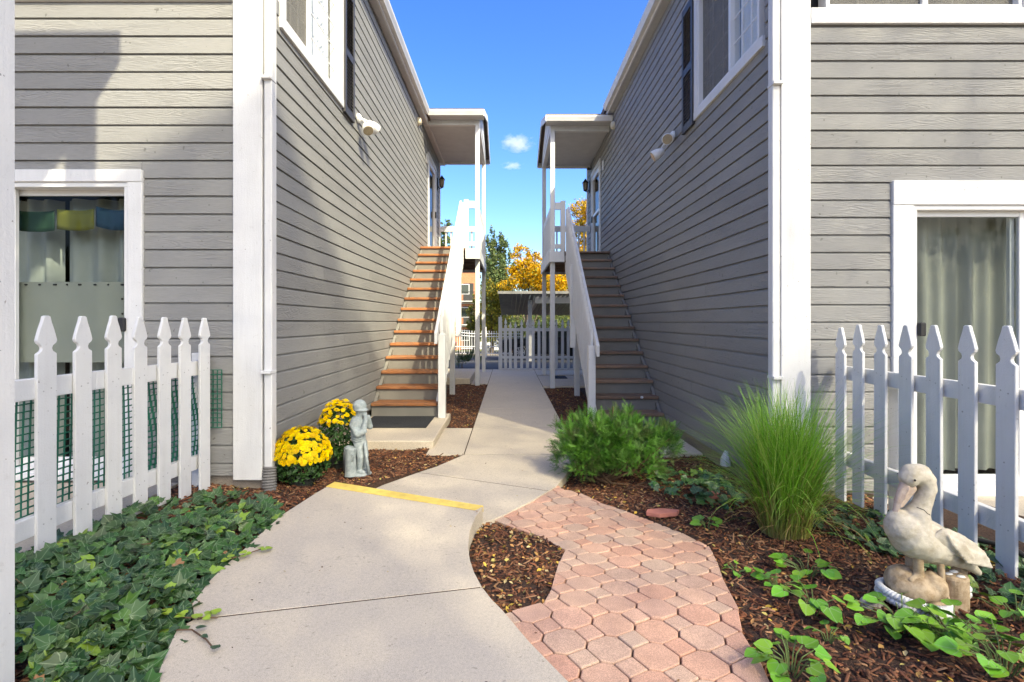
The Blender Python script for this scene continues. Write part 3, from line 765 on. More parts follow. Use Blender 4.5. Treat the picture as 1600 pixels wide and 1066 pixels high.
def patio_door(b, plane, u0, u1, z0, z1, tr, hdr, mull, seed):
    d = bpy.data.objects.new('patio_door', None); link(d, b, (u0, plane, z0))
    F_ = lambda nm, m, a, c, o0, o1, e, f, bv=0.003: fbx(nm, m, d, 'F', plane, a, c, o0, o1, e, f, bv)
    F_('trim', 'white', u0, u1, -0.02, 0.036, z1 - hdr, z1, 0.004)
    F_('trim', 'white', u0, u0 + tr, -0.02, 0.032, z0, z1 - hdr, 0.004); F_('trim', 'white', u1 - tr, u1, -0.02, 0.032, z0, z1 - hdr, 0.004)
    a, c, f = u0 + tr, u1 - tr, z1 - hdr
    F_('frame', 'vinyl', a, c, -0.12, 0.02, f - 0.035, f); F_('sill', 'vinyl', a, c, -0.12, 0.03, z0, z0 + 0.085)
    F_('sill', 'vinyl', a + .002, c - .002, -0.02, 0.05, z0 - 0.0, z0 + 0.05)
    F_('frame', 'vinyl', a, a + 0.03, -0.12, 0.019, z0 + 0.085, f - 0.035); F_('frame', 'vinyl', c - 0.03, c, -0.12, 0.019, z0 + 0.085, f - 0.035)
    for p, q, o in ((a + 0.03, mull + 0.035, -0.03), (mull - 0.035, c - 0.03, -0.07)):
        s = 0.035; e0, f0 = z0 + 0.085, f - 0.035
        pn = bpy.data.objects.new('door_panel', None); link(pn, d, (p, plane, e0))
        G = lambda nm, m, A_, C_, o0, o1, E_, FF, bv=0.002: fbx(nm, m, pn, 'F', plane, A_, C_, o0, o1, E_, FF, bv)
        G('stile', 'vinyl', p, p + s, o - .03, o, e0, f0); G('stile', 'vinyl', q - s, q, o - .03, o, e0, f0)
        G('rail', 'vinyl', p + s, q - s, o - .03, o - .002, e0, e0 + 0.05); G('rail', 'vinyl', p + s, q - s, o - .03, o - .002, f0 - 0.04, f0)
        G('pane', 'glass', p + s, q - s, o - .02, o - .014, e0 + 0.05, f0 - 0.04, 0)
    # shallow room behind the glass
    rm = MB()
    y0_, y1_ = plane + 0.161, plane + 1.6
    rm.add([(a - .3, y1_, z0 - .1), (c + .3, y1_, z0 - .1), (c + .3, y1_, z1), (a - .3, y1_, z1), (a - .3, y0_, z0 - .1), (c + .3, y0_, z0 - .1), (c + .3, y0_, z1), (a - .3, y0_, z1)],
           [(0, 1, 2, 3), (0, 4, 5, 1), (3, 2, 6, 7), (0, 3, 7, 4), (1, 5, 6, 2)])
    rm.build('room', 'dark', d)
    return d
def downspout(b, axis, plane, u0, u1, z0, z1, brackets, lean):
    s = bpy.data.objects.new('downspout', None); link(s, b, {'E': (plane, u0, z0), 'W': (plane, u0, z0)}[axis])
    fbx('pipe', 'white', s, axis, plane, u0, u1, 0.012, 0.068, z0 + 0.14, z1, 0.006)
    for z in brackets: fbx('strap', 'white', s, axis, plane, u0 - 0.03, u1 + 0.006, 0.0, 0.072, z, z + 0.022, 0.002)
    sg = 1 if axis == 'E' else -1
    pts = [(plane + sg * (0.042 + lean * t * t), (u0 + u1) / 2 - 0.03 * t, z0 + 0.15 - 0.2 * t) for t in np.linspace(0, 1, 22)]
    rr = [0.046 + (0.005 if i % 2 else -0.003) for i in range(22)]
    MB().tube(pts, rr, 14).build('flexible_boot', 'boot', s, smooth=False)
    return s

def gable_roof(b, xe, ze, xr, zr, y0, y1, th=0.12, both=True):
    r = bpy.data.objects.new('roof', None); link(r, b, (xe, y0, ze))
    sides = [(xe, xr)] + ([(2 * xr - xe, xr)] if both else [])
    for e, c in sides:
        MB().prism([(e, y0, ze), (c, y0, zr), (c, y0, zr + th), (e, y0, ze + th)], (0, y1 - y0, 0)).build('roof_slope', 'shingle', r)
        MB().prism([(e, y0 - 0.03, ze - 0.06), (c, y0 - 0.03, zr - 0.06), (c, y0 - 0.03, zr + th - .02), (e, y0 - 0.03, ze + th - .02)], (0, 0.029, 0)).build('rake_board', 'white', r)
    return r

BL = thing('apartment_building', 'grey lap-sided apartment building at left, cedar stairs running up its side wall', 'building', (-4, 8, 0), None)
BR = thing('apartment_building', 'grey lap-sided apartment building at right, dark weathered stairs along its shaded side', 'building', (4, 8, 0), None)
for S in (dict(b=BL, ax='E', xw=-1.75, yf=3.83, yb=13.4, zs=0.165, ztop=5.28, gz=3.455, sg=-1),
          dict(b=BR, ax='W', xw=1.99, yf=3.912, yb=13.4, zs=0.03, ztop=5.23, gz=3.318, sg=1)):
    b, ax, xw, yf, yb, zs, zt, gz, sg = (S[k] for k in ('b', 'ax', 'xw', 'yf', 'yb', 'zs', 'ztop', 'gz', 'sg'))
    far = sg * 9.0
    if sg < 0:
        door = (-4.55, -2.626, 0.14, 2.36); wtop = (-3.62, -1.98, 3.572, 4.9)
        win = (4.02, 5.54, 3.50, 4.85); split = 4.63; updoor = (11.42, 12.64, 2.75, 4.93)
        trim_x = (-1.975, -1.765)
    else:
        door = (2.809, 4.75, 0.0, 2.303); wtop = (2.208, 3.88, 3.452, 4.8)
        win = (4.10, 5.63, 3.40, 4.75); split = 4.75; updoor = (11.45, 12.68, 2.65, 4.80)
        trim_x = (1.989, 2.208)
    fx0, fx1 = (far, trim_x[0]) if sg < 0 else (trim_x[1], far)
    e = 0.012
    wall_sided(b, 'F', yf, min(fx0, fx1), max(fx0, fx1), zs, zt, gz,
               [(door[0] + e, door[1] - e, door[2] - .2, door[3] - e), (wtop[0] + e, wtop[1] - e, wtop[2] + e, wtop[3] - e)], lambda row: [far * .55 + (row % 3) * .6])
    wall_sided(b, ax, xw, yf + 0.02, yb, zs, zt, gz,
               [(win[0] + e, win[1] - e, win[2] + e, win[3] - e), (updoor[0] + e, updoor[1] - e, updoor[2] - .02, updoor[3] - e)], seam_fn(5.0 if sg < 0 else 5.35, 3 if sg < 0 else 5))
    # foundation
    bx('foundation', 'foundation', b, min(far, xw - sg * -0.03), max(far, xw + sg * 0.03), yf + 0.02, yb - .02, -0.4, zs + 0.004, 0)
    # gable over the front wall, ceiling plane, back wall
    ridge = sg * 5.4; zr = zt + (abs(ridge) - abs(xw)) * 0.45
    MB().prism([(xw, yf + .05, zt), (far, yf + .05, zt), (ridge, yf + .05, zr)], (0, 0.12, 0)).build('gable', 'siding', b)
    bx('back_wall', 'siding', b, min(far, xw), max(far, xw), yb - .19, yb - .03, zs, zt, 0)
    gable_roof(b, xw - sg * 0.16, zt + 0.06, ridge, zr + 0.08, yf - 0.32, yb + 0.3)
    # corner boards
    xa, xb = trim_x
    bx('corner_board', 'white', b, xa, xb, yf - 0.032, yf + 0.02, zs - 0.03, zt, 0.005)
    fbx('corner_board', 'white', b, ax, xw, yf - 0.012 + .033, yf + 0.115, -0.02, 0.026, zs - 0.03, zt, 0.004)
    fbx('corner_board', 'white', b, ax, xw, yb - 0.10, yb + 0.02, -0.02, 0.026, zs, zt, 0.004)
    if sg < 0: downspout(b, ax, xw - 0.012, yf - 0.035, yf + 0.03, 0.08, zt + .05, (0.90, 3.0), 0.012)
    else: downspout(b, ax, xw + 0.005, yf - 0.03, yf + 0.035, -0.02, zt + .05, (0.85, 3.0), 0.012)
    # soffit, fascia, gutter
    ov = 0.10
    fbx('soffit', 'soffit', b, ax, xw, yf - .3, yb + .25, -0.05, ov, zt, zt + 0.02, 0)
    fbx('fascia', 'gutter', b, ax, xw, yf - .3, yb + .25, ov, ov + 0.022, zt - 0.012, zt + 0.13, 0.002)
    g = MB(); s_ = 1 if ax == 'E' else -1; X0 = xw + s_ * (ov + 0.022)
    y0g, y1g = yf - .32, (10.35 if sg < 0 else 10.05)
    prof = [(0, 0.03), (0.055, 0.03), (0.062, 0.05), (0.085, 0.10), (0.085, 0.135), (0.078, 0.135), (0.078, 0.104), (0.056, 0.056), (0.05, 0.036), (0, 0.036)]
    g.prism([(X0 + s_ * o_, y0g, zt + z_) for o_, z_ in prof], (0, y1g - y0g, 0)); g.build('gutter', 'gutter', b)
    # windows, shutter, doors
    window(b, ax, xw, *win[:2], win[2], win[3], split, 0.085, *(('screen', 'sheer') if sg < 0 else ('sheer', 'screen')), nh=3, nvv=5, seed=3, skip=('u0',))
    shutter(b, ax, xw, win[1] + 0.01, win[1] + 0.35, win[2] - 0.03, win[3] - 0.005)
    window(b, 'F', yf, wtop[0], wtop[1], wtop[2], wtop[3], (wtop[0] + wtop[1]) / 2 + .01, 0.115, 'screen', 'screen', nh=3, nvv=4, skip=(('u1',) if sg < 0 else ('u0',)))
    pdoor = patio_door(b, yf, *door, 0.105 if sg < 0 else 0.155, 0.088 if sg < 0 else 0.178, -3.62 if sg < 0 else 3.79, 5)
    if sg < 0:
        wavy('curtain', 'curtain', pdoor, 'F', yf, -3.45, -2.93, -0.30, 0.2, 2.22, 0.03, 0.17, 2)
        wavy('curtain', 'curtain', pdoor, 'F', yf, -4.4, -3.5, -0.32, 0.2, 2.22, 0.03, 0.17, 4)
        k = MB().box(-3.9, -2.845, yf + 0.105, yf + 0.112, 0.97, 1.565); pn = k.build('board_panel', 'panelm', pdoor)
        tag(pn, 'grey riveted board behind the patio door glass')
        for i in range(11): MB().cap((-3.87 + i * .1 + random.uniform(-.02, .02), yf + .1, 1.545), (-3.87 + i * .1, yf + .106, 1.545), .007, .007, 8).build('rivet', 'black', pn)
        for i in range(3): MB().cap((-2.86, yf + .1, 1.44 - .11 * i), (-2.86, yf + .106, 1.44 - .11 * i), .007, .007, 8).build('rivet', 'black', pn)
        hx, hz = -2.77, 1.25
    else:
        wavy('curtain', 'drape', pdoor, 'F', yf, 3.10, 3.50, -0.26, 0.1, 2.1, 0.02, 0.15, 6)
        wavy('curtain', 'drape', pdoor, 'F', yf, 3.47, 4.6, -0.30, 0.1, 2.1, 0.022, 0.13, 8)
        hx, hz = 3.02, 1.215
    fbx('handle', 'black', pdoor, 'F', yf, hx - .025, hx + .025, 0.0, 0.045, hz - .05, hz + .05, 0.008)
    # upstairs entry door
    u0, u1, z0, z1 = updoor
    dr = bpy.data.objects.new('entry_door', None); link(dr, b, (xw, u0, z0))
    F_ = lambda nm, m, a, c, o0, o1, e_, f_, bv=0.003: fbx(nm, m, dr, ax, xw, a, c, o0, o1, e_, f_, bv)
    F_('trim', 'white', u0, u1, -.02, .034, z1 - .1, z1); F_('trim', 'white', u0, u0 + .11, -.02, .031, z0, z1 - .1); F_('trim', 'white', u1 - .11, u1, -.02, .031, z0, z1 - .1)
    F_('storm_frame', 'vinyl', u0 + .11, u0 + .2, -.03, .02, z0, z1 - .1); F_('storm_frame', 'vinyl', u1 - .2, u1 - .11, -.03, .02, z0, z1 - .1)
    F_('storm_frame', 'vinyl', u0 + .2, u1 - .2, -.03, .018, z0, z0 + .2); F_('storm_frame', 'vinyl', u0 + .2, u1 - .2, -.03, .018, z1 - .22, z1 - .1)
    if sg > 0: F_('storm_frame', 'vinyl', u0 + .2, u1 - .2, -.03, .018, z0 + 1.05, z0 + 1.12)
    F_('pane', 'glass2', u0 + .2, u1 - .2, -.02, -.014, z0 + .2, z1 - .22, 0)
    F_('door_leaf', 'insect', u0 + .1, u1 - .1, -.12, -.07, z0, z1 - .1, 0)
    F_('handle', 'black', u1 - .19, u1 - .15, .02, .05, z0 + .95, z0 + 1.1)

# prayer flags hung behind the patio door glass
for x0, x1, key, dz, lab in ((-3.66, -3.38, 'flag_green', 0.0, 'green cloth flag hanging at the top of the patio door'),
                             (-3.37, -3.08, 'flag_yellow', 0.01, 'yellow cloth flag hanging between the green and blue flags'),
                             (-3.07, -2.83, 'flag_blue', 0.03, 'blue cloth flag hanging at the top of the patio door')):
    k = MB(); n = 14
    for j in range(5):
        for i in range(n):
            u = i / (n - 1); xx = x0 + (x1 - x0) * u
            k.v.append((xx, 3.83 + 0.125 + 0.008 * math.sin(u * 9 + x0 * 5), 2.10 + dz - 0.15 * j / 4 - 0.012 * math.sin(u * 3.1) - (0.03 * u if key == 'flag_blue' else 0)))
    k.f = [(j * n + i, j * n + i + 1, (j + 1) * n + i + 1, (j + 1) * n + i) for j in range(4) for i in range(n - 1)]
    o = k.build('prayer_flag', key, None, smooth=True); tag(o, lab, 'flag', 'cloth flags in the patio door')
    o.modifiers.new('t', 'SOLIDIFY').thickness = 0.002

# ---------------------------------------------------------------- stairs and porches
def staircase(name, label, xw, xo, y0, z0, run, rise, n, wood, pad_z, sg, rail0, rail1, mid, zpost):
    t = thing(name, label, 'staircase', ((xw + xo) / 2, y0, pad_z))
    xa, xb = min(xw, xo), max(xw, xo)
    inner = 0.016
    xa2, xb2 = (xw + inner, xo) if sg < 0 else (xo, xw - inner)
    for i in range(n):
        y, z = y0 + run * i, z0 + rise * i
        o = bx('tread', wood, t, xa2 + random.uniform(0, .006), xb2 - random.uniform(0, .006), y, y + 0.30, z - 0.04, z, 0.006)
        zb = (z - rise) if i else pad_z - 0.001
        bx('riser', 'riser', t, xa2 + .004, xb2 - .004, y + 0.03, y + 0.048, zb, z - 0.0405, 0.001)
    # stringers
    for x in ((xo - 0.042, xo - 0.002) if sg < 0 else (xo + 0.002, xo + 0.042), (xw + .018, xw + .056) if sg < 0 else (xw - .056, xw - .018)):
        ya, yb_ = y0 + 0.05, y0 + run * (n - 1) + .05
        za, zb = z0 - 0.045 - rise, z0 + rise * (n - 1) - 0.045 - rise
        MB().prism([(x[0], ya, max(pad_z, za - .02)), (x[0], ya, za + rise * .9), (x[0], yb_, zb + rise * .9), (x[0], yb_, zb - .12), (x[0], ya + .35, max(pad_z, za - .02))], (x[1] - x[0], 0, 0)).build('stringer', 'white' if abs(x[0]) < 1.5 else 'riser', t)
    # outer railing
    xi = xo                                   # stair face of the railing
    xr0, xr1 = (xi - 0.012, xi + 0.026) if sg < 0 else (xi - 0.026, xi + 0.012)
    (ya, za), (yb_, zb) = rail0, rail1
    MB().prism([(xr0, ya, za - .16), (xr0, ya, za - 0.02), (xr0, yb_, zb - 0.02), (xr0, yb_, zb - .16)], (xr1 - xr0, 0, 0)).build('handrail', 'white', t, bevel=0.004)
    xb0, xb1 = (xr1 + .001, xr1 + .039) if sg < 0 else (xr0 - .039, xr0 - .001)
    sl_ = (zb - za) / (yb_ - ya)
    y = ya + 0.24
    while y < yb_ - 0.06:
        zt = za + sl_ * (y - ya)
        bx('baluster', 'white', t, xb0, xb1, y, y + 0.038, zt - 1.12, zt + 0.01 + random.uniform(-.004, .004), 0.002)
        y += 0.125
    xp0, xp1 = (xi + .012, xi + .102) if sg < 0 else (xi - .102, xi - .012)
    for (yy, zz, zlo) in ((y0 - 0.07, zpost, pad_z), (mid[0], mid[1], mid[1] - 1.35)):
        p = bx('newel_post', 'white', t, xp0, xp1, yy, yy + 0.09, zlo, zz, 0.004)
    # under-stair support
    xs_ = xo - sg * -0.12
    bx('support_post', 'white', t, xo + sg * 0.16, xo + sg * 0.07, 9.42, 9.51, -0.05, z0 + (9.42 - y0) / run * rise - 0.3, 0.003)
    return t
staircase('outdoor_staircase', 'wooden outdoor stairs with orange cedar treads and white railing beside the left wall', -1.75, -0.89, 6.66, 0.251, 0.265, 0.178, 15, 'cedar', 0.073, -1, (6.42, 1.16), (9.78, 3.52), (8.75, 2.38), 1.12)
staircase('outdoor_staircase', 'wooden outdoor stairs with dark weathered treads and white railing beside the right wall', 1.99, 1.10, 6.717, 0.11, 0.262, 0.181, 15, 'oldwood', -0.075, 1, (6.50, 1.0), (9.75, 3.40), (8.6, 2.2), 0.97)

def porch(label, xw, xo, y0, y1, zd, zb, sg, px0, px1, pys):
    """roofed landing: xw wall, xo outer deck edge, deck y0..y1, deck top zd, beam underside zb"""
    t = thing('porch', label, 'porch', ((xw + xo) / 2, (y0 + y1) / 2, 0))
    B_ = lambda nm, m, xa, xb, ya, yb_, za, zb_, bv=0.003: bx(nm, m, t, xa, xb, ya, yb_, za, zb_, bv)
    w_in = xw - sg * 0.02
    # deck
    nb = int((y1 - y0) / 0.14)
    for i in range(nb):
        ya = y0 + .03 + i * (y1 - y0 - .03) / nb
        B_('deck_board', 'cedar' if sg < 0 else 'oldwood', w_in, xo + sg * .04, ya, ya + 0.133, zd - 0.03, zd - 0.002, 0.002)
    B_('rim_board', 'white', -0.87 if sg < 0 else 1.08, xo, y0 - .012, y0 + 0.026, zd - 0.215, zd - 0.01); B_('rim_board', 'white', w_in, xo, y1 - 0.04, y1, zd - 0.215, zd - 0.001)
    B_('rim_board', 'white', xo, xo + sg * 0.038, y0 + .028, y1 - 0.042, zd - 0.215, zd - 0.001)
    for i in range(1, 5):
        ya = y0 + i * (y1 - y0) / 5; B_('joist', 'oldwood', w_in, xo + sg * .04, ya, ya + .038, zd - .2, zd - .031, 0)
    # posts to the roof
    for py in pys: B_('post', 'white', px0, px1, py, py + 0.09, -0.03, zb, 0.004)
    # railings
    zr = zd + 0.95
    def rail(xa, xb, ya, yb_):
        alongx = abs(xb - xa) > abs(yb_ - ya)
        if alongx:
            B_('rail', 'white', xa, xb, ya - .019, ya + .019, zr - .14, zr); B_('rail', 'white', xa, xb, ya - .019, ya + .019, zd + .05, zd + .14)
            n = max(1, int(abs(xb - xa) / 0.125))
            for i in range(1, n):
                x = xa + (xb - xa) * i / n; B_('baluster', 'white', x - .019, x + .019, ya + .02, ya + .056, zd - .12, zr - .02)
        else:
            B_('rail', 'white', xa - .019, xa + .019, ya, yb_, zr - .14, zr); B_('rail', 'white', xa - .019, xa + .019, ya, yb_, zd + .05, zd + .14)
            n = max(1, int(abs(yb_ - ya) / 0.125))
            for i in range(1, n):
                y = ya + (yb_ - ya) * i / n; B_('baluster', 'white', xa - .019, xa + .019 , y - .019, y + .019, zd + .141, zr - .141)
    xs = px1 if sg < 0 else px0
    xin = px0 if sg < 0 else px1
    xcl = -0.90 if sg < 0 else 1.10
    B_('newel_post', 'white', xcl - sg * .09, xcl, y0 + .02, y0 + .11, zd, zr + .03, .004)
    rail(min(xin, xcl), max(xin, xcl), y0 + .05, y0 + .05)
    rail((px0 + px1) / 2, (px0 + px1) / 2, pys[0] + .1, pys[1] - .01)
    rail(min(w_in, xin), max(w_in, xin), pys[1] + .045, pys[1] + .045)
    # beams and ceiling
    B_('beam', 'white', w_in, px1 if sg < 0 else px0, pys[0], pys[0] + .09, zb, zb + 0.13); B_('beam', 'white', w_in, px1 if sg < 0 else px0, pys[1], pys[1] + .09, zb, zb + 0.13)
    B_('beam', 'white', px0, px1, pys[0] + .091, pys[1] - .001, zb, zb + 0.128)
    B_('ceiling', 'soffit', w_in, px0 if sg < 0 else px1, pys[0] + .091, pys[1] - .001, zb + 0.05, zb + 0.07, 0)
    # roof with its ridge towards the path
    ym = (pys[0] + pys[1] + .09) / 2; ya, yb_ = pys[0] - 0.24, pys[1] + 0.33
    xe = (px1 if sg < 0 else px0) - sg * 0.09
    xi = xw + sg * 1.2; ze = zb + 0.19; zrg = ze + (ym - ya) * 0.30
    rf = bpy.data.objects.new('roof', None); link(rf, t, (xe, ym, ze))
    for e_ in (ya, yb_):
        MB().prism([(xe, e_, ze), (xe, ym, zrg), (xe, ym, zrg + .05), (xe, e_, ze + .05)], (xi - xe, 0, 0)).build('roof_slope', 'shingle', rf)
        MB().prism([(xe - sg * .02, e_, ze - .10), (xe - sg * .02, ym, zrg - .10), (xe - sg * .02, ym, zrg + .035), (xe - sg * .02, e_, ze + .035)], (sg * 0.019, 0, 0)).build('rake_board', 'white', rf)
    xg = (px1 if sg < 0 else px0) - sg * .01
    MB().prism([(xg, pys[0], zb + .131), (xg, pys[1] + .09, zb + .131), (xg, ym, zrg - .02)], (sg * 0.03, 0, 0)).build('gable', 'white', rf)
    B_('fascia', 'white', w_in - sg * .0, xe, ya + .005, ya + .027, ze - .10, ze + .01)
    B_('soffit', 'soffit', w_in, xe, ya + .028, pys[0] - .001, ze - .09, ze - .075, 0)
    prof = [(0, 0.0), (0.055, 0.0), (0.062, 0.02), (0.085, 0.07), (0.085, 0.10), (0.078, 0.10), (0.078, 0.074), (0.056, 0.026), (0.05, 0.006), (0, 0.006)]
    for yy, d_ in ((ya + .004, -1), (yb_ - .004, 1)):
        MB().prism([(w_in, yy + d_ * o_, ze - .10 + z_) for o_, z_ in prof], (xe - w_in, 0, 0)).build('gutter', 'gutter', t)
    B_('fascia', 'white', w_in, xe, yb_ - .027, yb_ - .005, ze - .10, ze + .01)
    return t
porch('white roofed porch landing on posts at the top of the cedar stairs', -1.75, -0.575, 10.62, 13.58, 2.744, 5.27, -1, -0.683, -0.593, (10.79, 13.45))
porch('white roofed porch landing on posts at the top of the dark stairs', 1.99, 0.785, 10.30, 13.0, 2.644, 5.0, 1, 0.812, 0.902, (10.38, 12.85))
for x0, x1, y0, y1, z, lab in ((-1.70, -0.93, 5.98, 6.68, 0.0735, 'black rubber doormat on the concrete pad below the cedar stairs'), (1.14, 1.93, 6.0, 6.72, -0.0745, 'black rubber doormat on the pad below the dark stairs')):
    tag(MB().box(x0, x1, y0, y1, z, z + 0.012).build('doormat', 'mat', None, bevel=0.004), lab, 'doormat', 'doormats')
tag(MB().box(0.98, 1.32, 11.9, 12.45, -0.003, 0.009).build('doormat', 'mat', None, bevel=0.004), 'small black doormat under the far porch by the walkway', 'doormat', 'doormats')
# ---------------------------------------------------------------- picket fences
def picket_poly(w, h):
    """outline of a french gothic picket in (u, z)"""
    h2 = w / 2
    half = [(h2, 0), (h2, h - 0.185), (h2 - .006, h - .181), (h2 - .019, h - .172), (h2 - .024, h - .159), (h2 - .019, h - .145), (h2 - .003, h - .133), (h2 + .002, h - .120), (h2 - .003, h - .10), (h2 - .013, h - .066), (h2 - .026, h - .030), (.017, h - .004), (.008, h)]
    return half + [(-u, z) for u, z in half[::-1]]
def picket(parent, c, along, out, z0, z1, w=0.098, th=0.019, m='white', lean=0.0):
    """c: (x,y) centre on the rail face; along: unit fence direction; out: unit outward"""
    k = MB(); n = 0
    pts = [(c[0] + along[0] * u + along[0] * lean * z, c[1] + along[1] * u + along[1] * lean * z, z0 + z) for u, z in picket_poly(w, z1 - z0)]
    k.prism(pts, (out[0] * th, out[1] * th, 0))
    pk = k.build('picket', m, parent, bevel=0.0025)
    if w > .09:
        for zn in (.30, .94):
            for un in (-.018, .02):
                q = Vector((c[0] + along[0] * un + out[0] * th, c[1] + along[1] * un + out[1] * th, zn + un * .3)); o3 = Vector((out[0], out[1], 0))
                MB().tube([q - o3 * .001, q + o3 * .0012], .0038, 8).build('nail', 'steel', pk)
    return pk
def rail(parent, p, q, z0, z1, out, th, m='white', name='rail'):
    """board from p to q (ground points), thickness th to the -out side"""
    k = MB().prism([(p[0], p[1], z0), (q[0], q[1], z0), (q[0], q[1], z1), (p[0], p[1], z1)], (-out[0] * th, -out[1] * th, 0))
    return k.build(name, m, parent, bevel=0.003)
FL = thing('picket_fence', 'white picket fence with green netting beside the ivy on the left', 'fence', (-2.2, 3.1, 0.1))
lc = [(68.3, 2.58), (127, 2.79), (175.8, 3.0), (217, 3.2), (254, 3.37), (287, 3.54), (317.5, 3.70)]
pts = [((px - 795) * d / 830, d) for px, d in lc]
a0, a1 = Vector(pts[0]), Vector(pts[-1]); al = (a1 - a0).normalized(); out = Vector((al.y, -al.x))
bots = [0.10, 0.095, 0.09, 0.12, 0.115, 0.10, 0.095]; tops = [1.30, 1.30, 1.305, 1.30, 1.30, 1.297, 1.297]
for i, p in enumerate(pts):
    picket(FL, p, al, out, bots[i], tops[i] , lean=random.uniform(-.006, .006))
r0 = Vector((-2.275, 2.2)); r1 = Vector(pts[-1]) + al * .05
railline = lambda y: Vector((np.interp(y, [p[1] for p in pts], [p[0] for p in pts]), y)) - out * 0.004
for z0, z1 in ((0.90, 1.0), (0.25, 0.345)):
    ya = [2.2, 2.9, 3.37, 3.76]
    for a, b in zip(ya[:-1], ya[1:]): rail(FL, railline(a) + Vector((-.004, 0)), railline(b) + Vector((-.004, 0)), z0, z1, (1, 0), 0.038)
bx('post', 'white', FL, -2.235, -2.15, 3.74, 3.80, 0.02, 1.05)
# green plastic netting tied to the back of the rails
k = MB(); cell = 0.036; th = 0.0028
yy = np.arange(2.28, 3.80, cell); zz = np.arange(0.30, 0.93, cell)
def netx(y, z): return float(np.interp(y, [p[1] for p in pts], [p[0] for p in pts])) - 0.055 + 0.012 * math.sin(y * 4 + z * 3) - (0.02 * math.sin(z * 9) if y > 3.3 else 0)
for z in zz:
    for a, b in zip(yy[:-1], yy[1:]):
        k.box(min(netx(a, z), netx(b, z)) - th, max(netx(a, z), netx(b, z)) + th, a, b, z - th, z + th)
for y in yy:
    for a, b in zip(zz[:-1], zz[1:]):
        k.box(min(netx(y, a), netx(y, b)) - th, max(netx(y, a), netx(y, b)) + th, y - th, y + th, a, b)
tag(k.build('netting', 'meshgreen', FL), 'green plastic garden netting behind the pickets', kind='stuff')
MB().tube([(netx(y, .3), y, .295) for y in yy], 0.008, 6).build('netting_hem', 'meshgreen', FL)
# loose end of the netting curling past the last picket
k = MB()
for i in range(3):
    x = -2.11 + i * .033; k.box(x - th, x + th, 3.79 - i * .004 - th, 3.79 - i * .004 + th, 0.52, 0.93)
for j in range(13): k.box(-2.14, -2.04, 3.772, 3.778, .52 + j * .034 - th, .52 + j * .034 + th)
k.build('netting_end', 'meshgreen', FL)

FR = thing('picket_fence', 'white picket fence behind the stone pelican on the right', 'fence', (2.36, 3.0, 0))
rd = [3.74, 3.56, 3.345, 3.13, 2.92, 2.71, 2.50, 2.29]
rpx = [1316, 1343, 1378, 1418, 1463, 1514.6, 1576]
rp = [((px - 795) * d / 830, d) for px, d in zip(rpx, rd)] + [(2.345, 2.29)]
bots = [0.02, 0.04, 0.02, 0.02, 0.0, 0.02, 0.025, 0.02]; tops = [1.23, 1.252, 1.25, 1.25, 1.252, 1.252, 1.252, 1.25]
for i, p in enumerate(rp): picket(FR, p, (0, 1), (-1, 0), bots[i], tops[i], 0.10, lean=random.uniform(-.006, .006))
for z0, z1 in ((0.862, 0.957), (0.255, 0.352)):
    rail(FR, (2.37, 3.86), (2.36, 2.1), z0, z1, (-1, 0), 0.038)
bx('post', 'white', FR, 2.42, 2.50, 3.30, 3.39, -.05, 0.86)

FB = thing('picket_fence', 'white picket fence across the far end of the walkway', 'fence', (0.9, 14.25, 0))
bx('post', 'white', FB, -0.275, -0.185, 14.16, 14.25, -0.02, 1.40)
fx = [782.5, 790, 797.5, 805.5, 815, 824, 833, 842, 851, 860, 869, 878.6, 887.6, 897, 906, 915]
ft = [1.44, 1.36, 1.26, 1.27, 1.32, 1.32, 1.33, 1.33, 1.33, 1.33, 1.33, 1.33, 1.33, 1.33, 1.33, 1.33]
for i, (px, zt) in enumerate(zip(fx, ft)):
    picket(FB, ((px - 795) * 14.2 / 830, 14.16), (1, 0), (0, -1), 0.03, zt, 0.076, 0.02)
for z0, z1 in ((1.02, 1.10), (0.29, 0.35), (0.0, 0.03)): rail(FB, (-0.27, 14.161), (2.2, 14.161), z0, z1, (0, -1), 0.036)

# white column with porch roof corner by the left edge of the frame
PC = thing('porch_column', 'tall white porch column at the left edge beside the picket fence', 'column', (-1.63, 1.61, 0))
bx('post', 'white', PC, -1.712, -1.557, 1.55, 1.68, 0.0, 5.17, 0.006)
bx('beam', 'white', PC, -5.0, -1.62, 1.53, 1.70, 5.171, 5.36); bx('roof', 'shingle', PC, -5.0, -1.44, 0.4, 1.76, 5.361, 5.59)

# ---------------------------------------------------------------- unseen tree added behind the camera, crown shaped and thinned to set garden shade
ST = thing('added_shade_tree', 'unseen tree added behind the viewer, its thin crown shaped to shade the front garden', 'tree', (14.0, -11.5, -0.2))
g = np.random.default_rng(77); n = 94000
sv = np.array([1.0, -1.525, 1.648])
cx_ = g.uniform(-5.8, 5.6, n); cx_[:22000] = g.uniform(-5.8, -1.3, 22000); edge = 2.86 + .611 * (cx_ + 1.95); cz_ = edge - g.uniform(0, 1, n) * (edge + 4.2)
P = np.stack([cx_, np.full(n, 3.85), cz_], 1) + sv * g.uniform(7.5, 11, (n, 1))
col = np.array([(0.07, 0.12, 0.03), (0.10, 0.15, 0.03), (0.16, 0.17, 0.03)])[g.integers(0, 3, n)]
v, f, cc = scatter(np.array([(-.5, 0, .05), (0, -.5, 0), (.5, 0, .05), (0, .5, 0)]), np.array([(0, 1, 2, 3)]), P, frames(g.normal(0, 1, (n, 3)), g.uniform(0, 6.28, n)), g.uniform(.045, .085, n), col)
tag(npmesh('crown', v, f, 'treefol', ST, cc, (14.0, -11.5, -0.2)), kind='stuff')
k = MB(); k.tube([(14, -11.5, -.3), (13.8, -11.3, 5), (13, -11.2, 10), (11.5, -11.0, 17)], [.35, .28, .20, .05], 10)
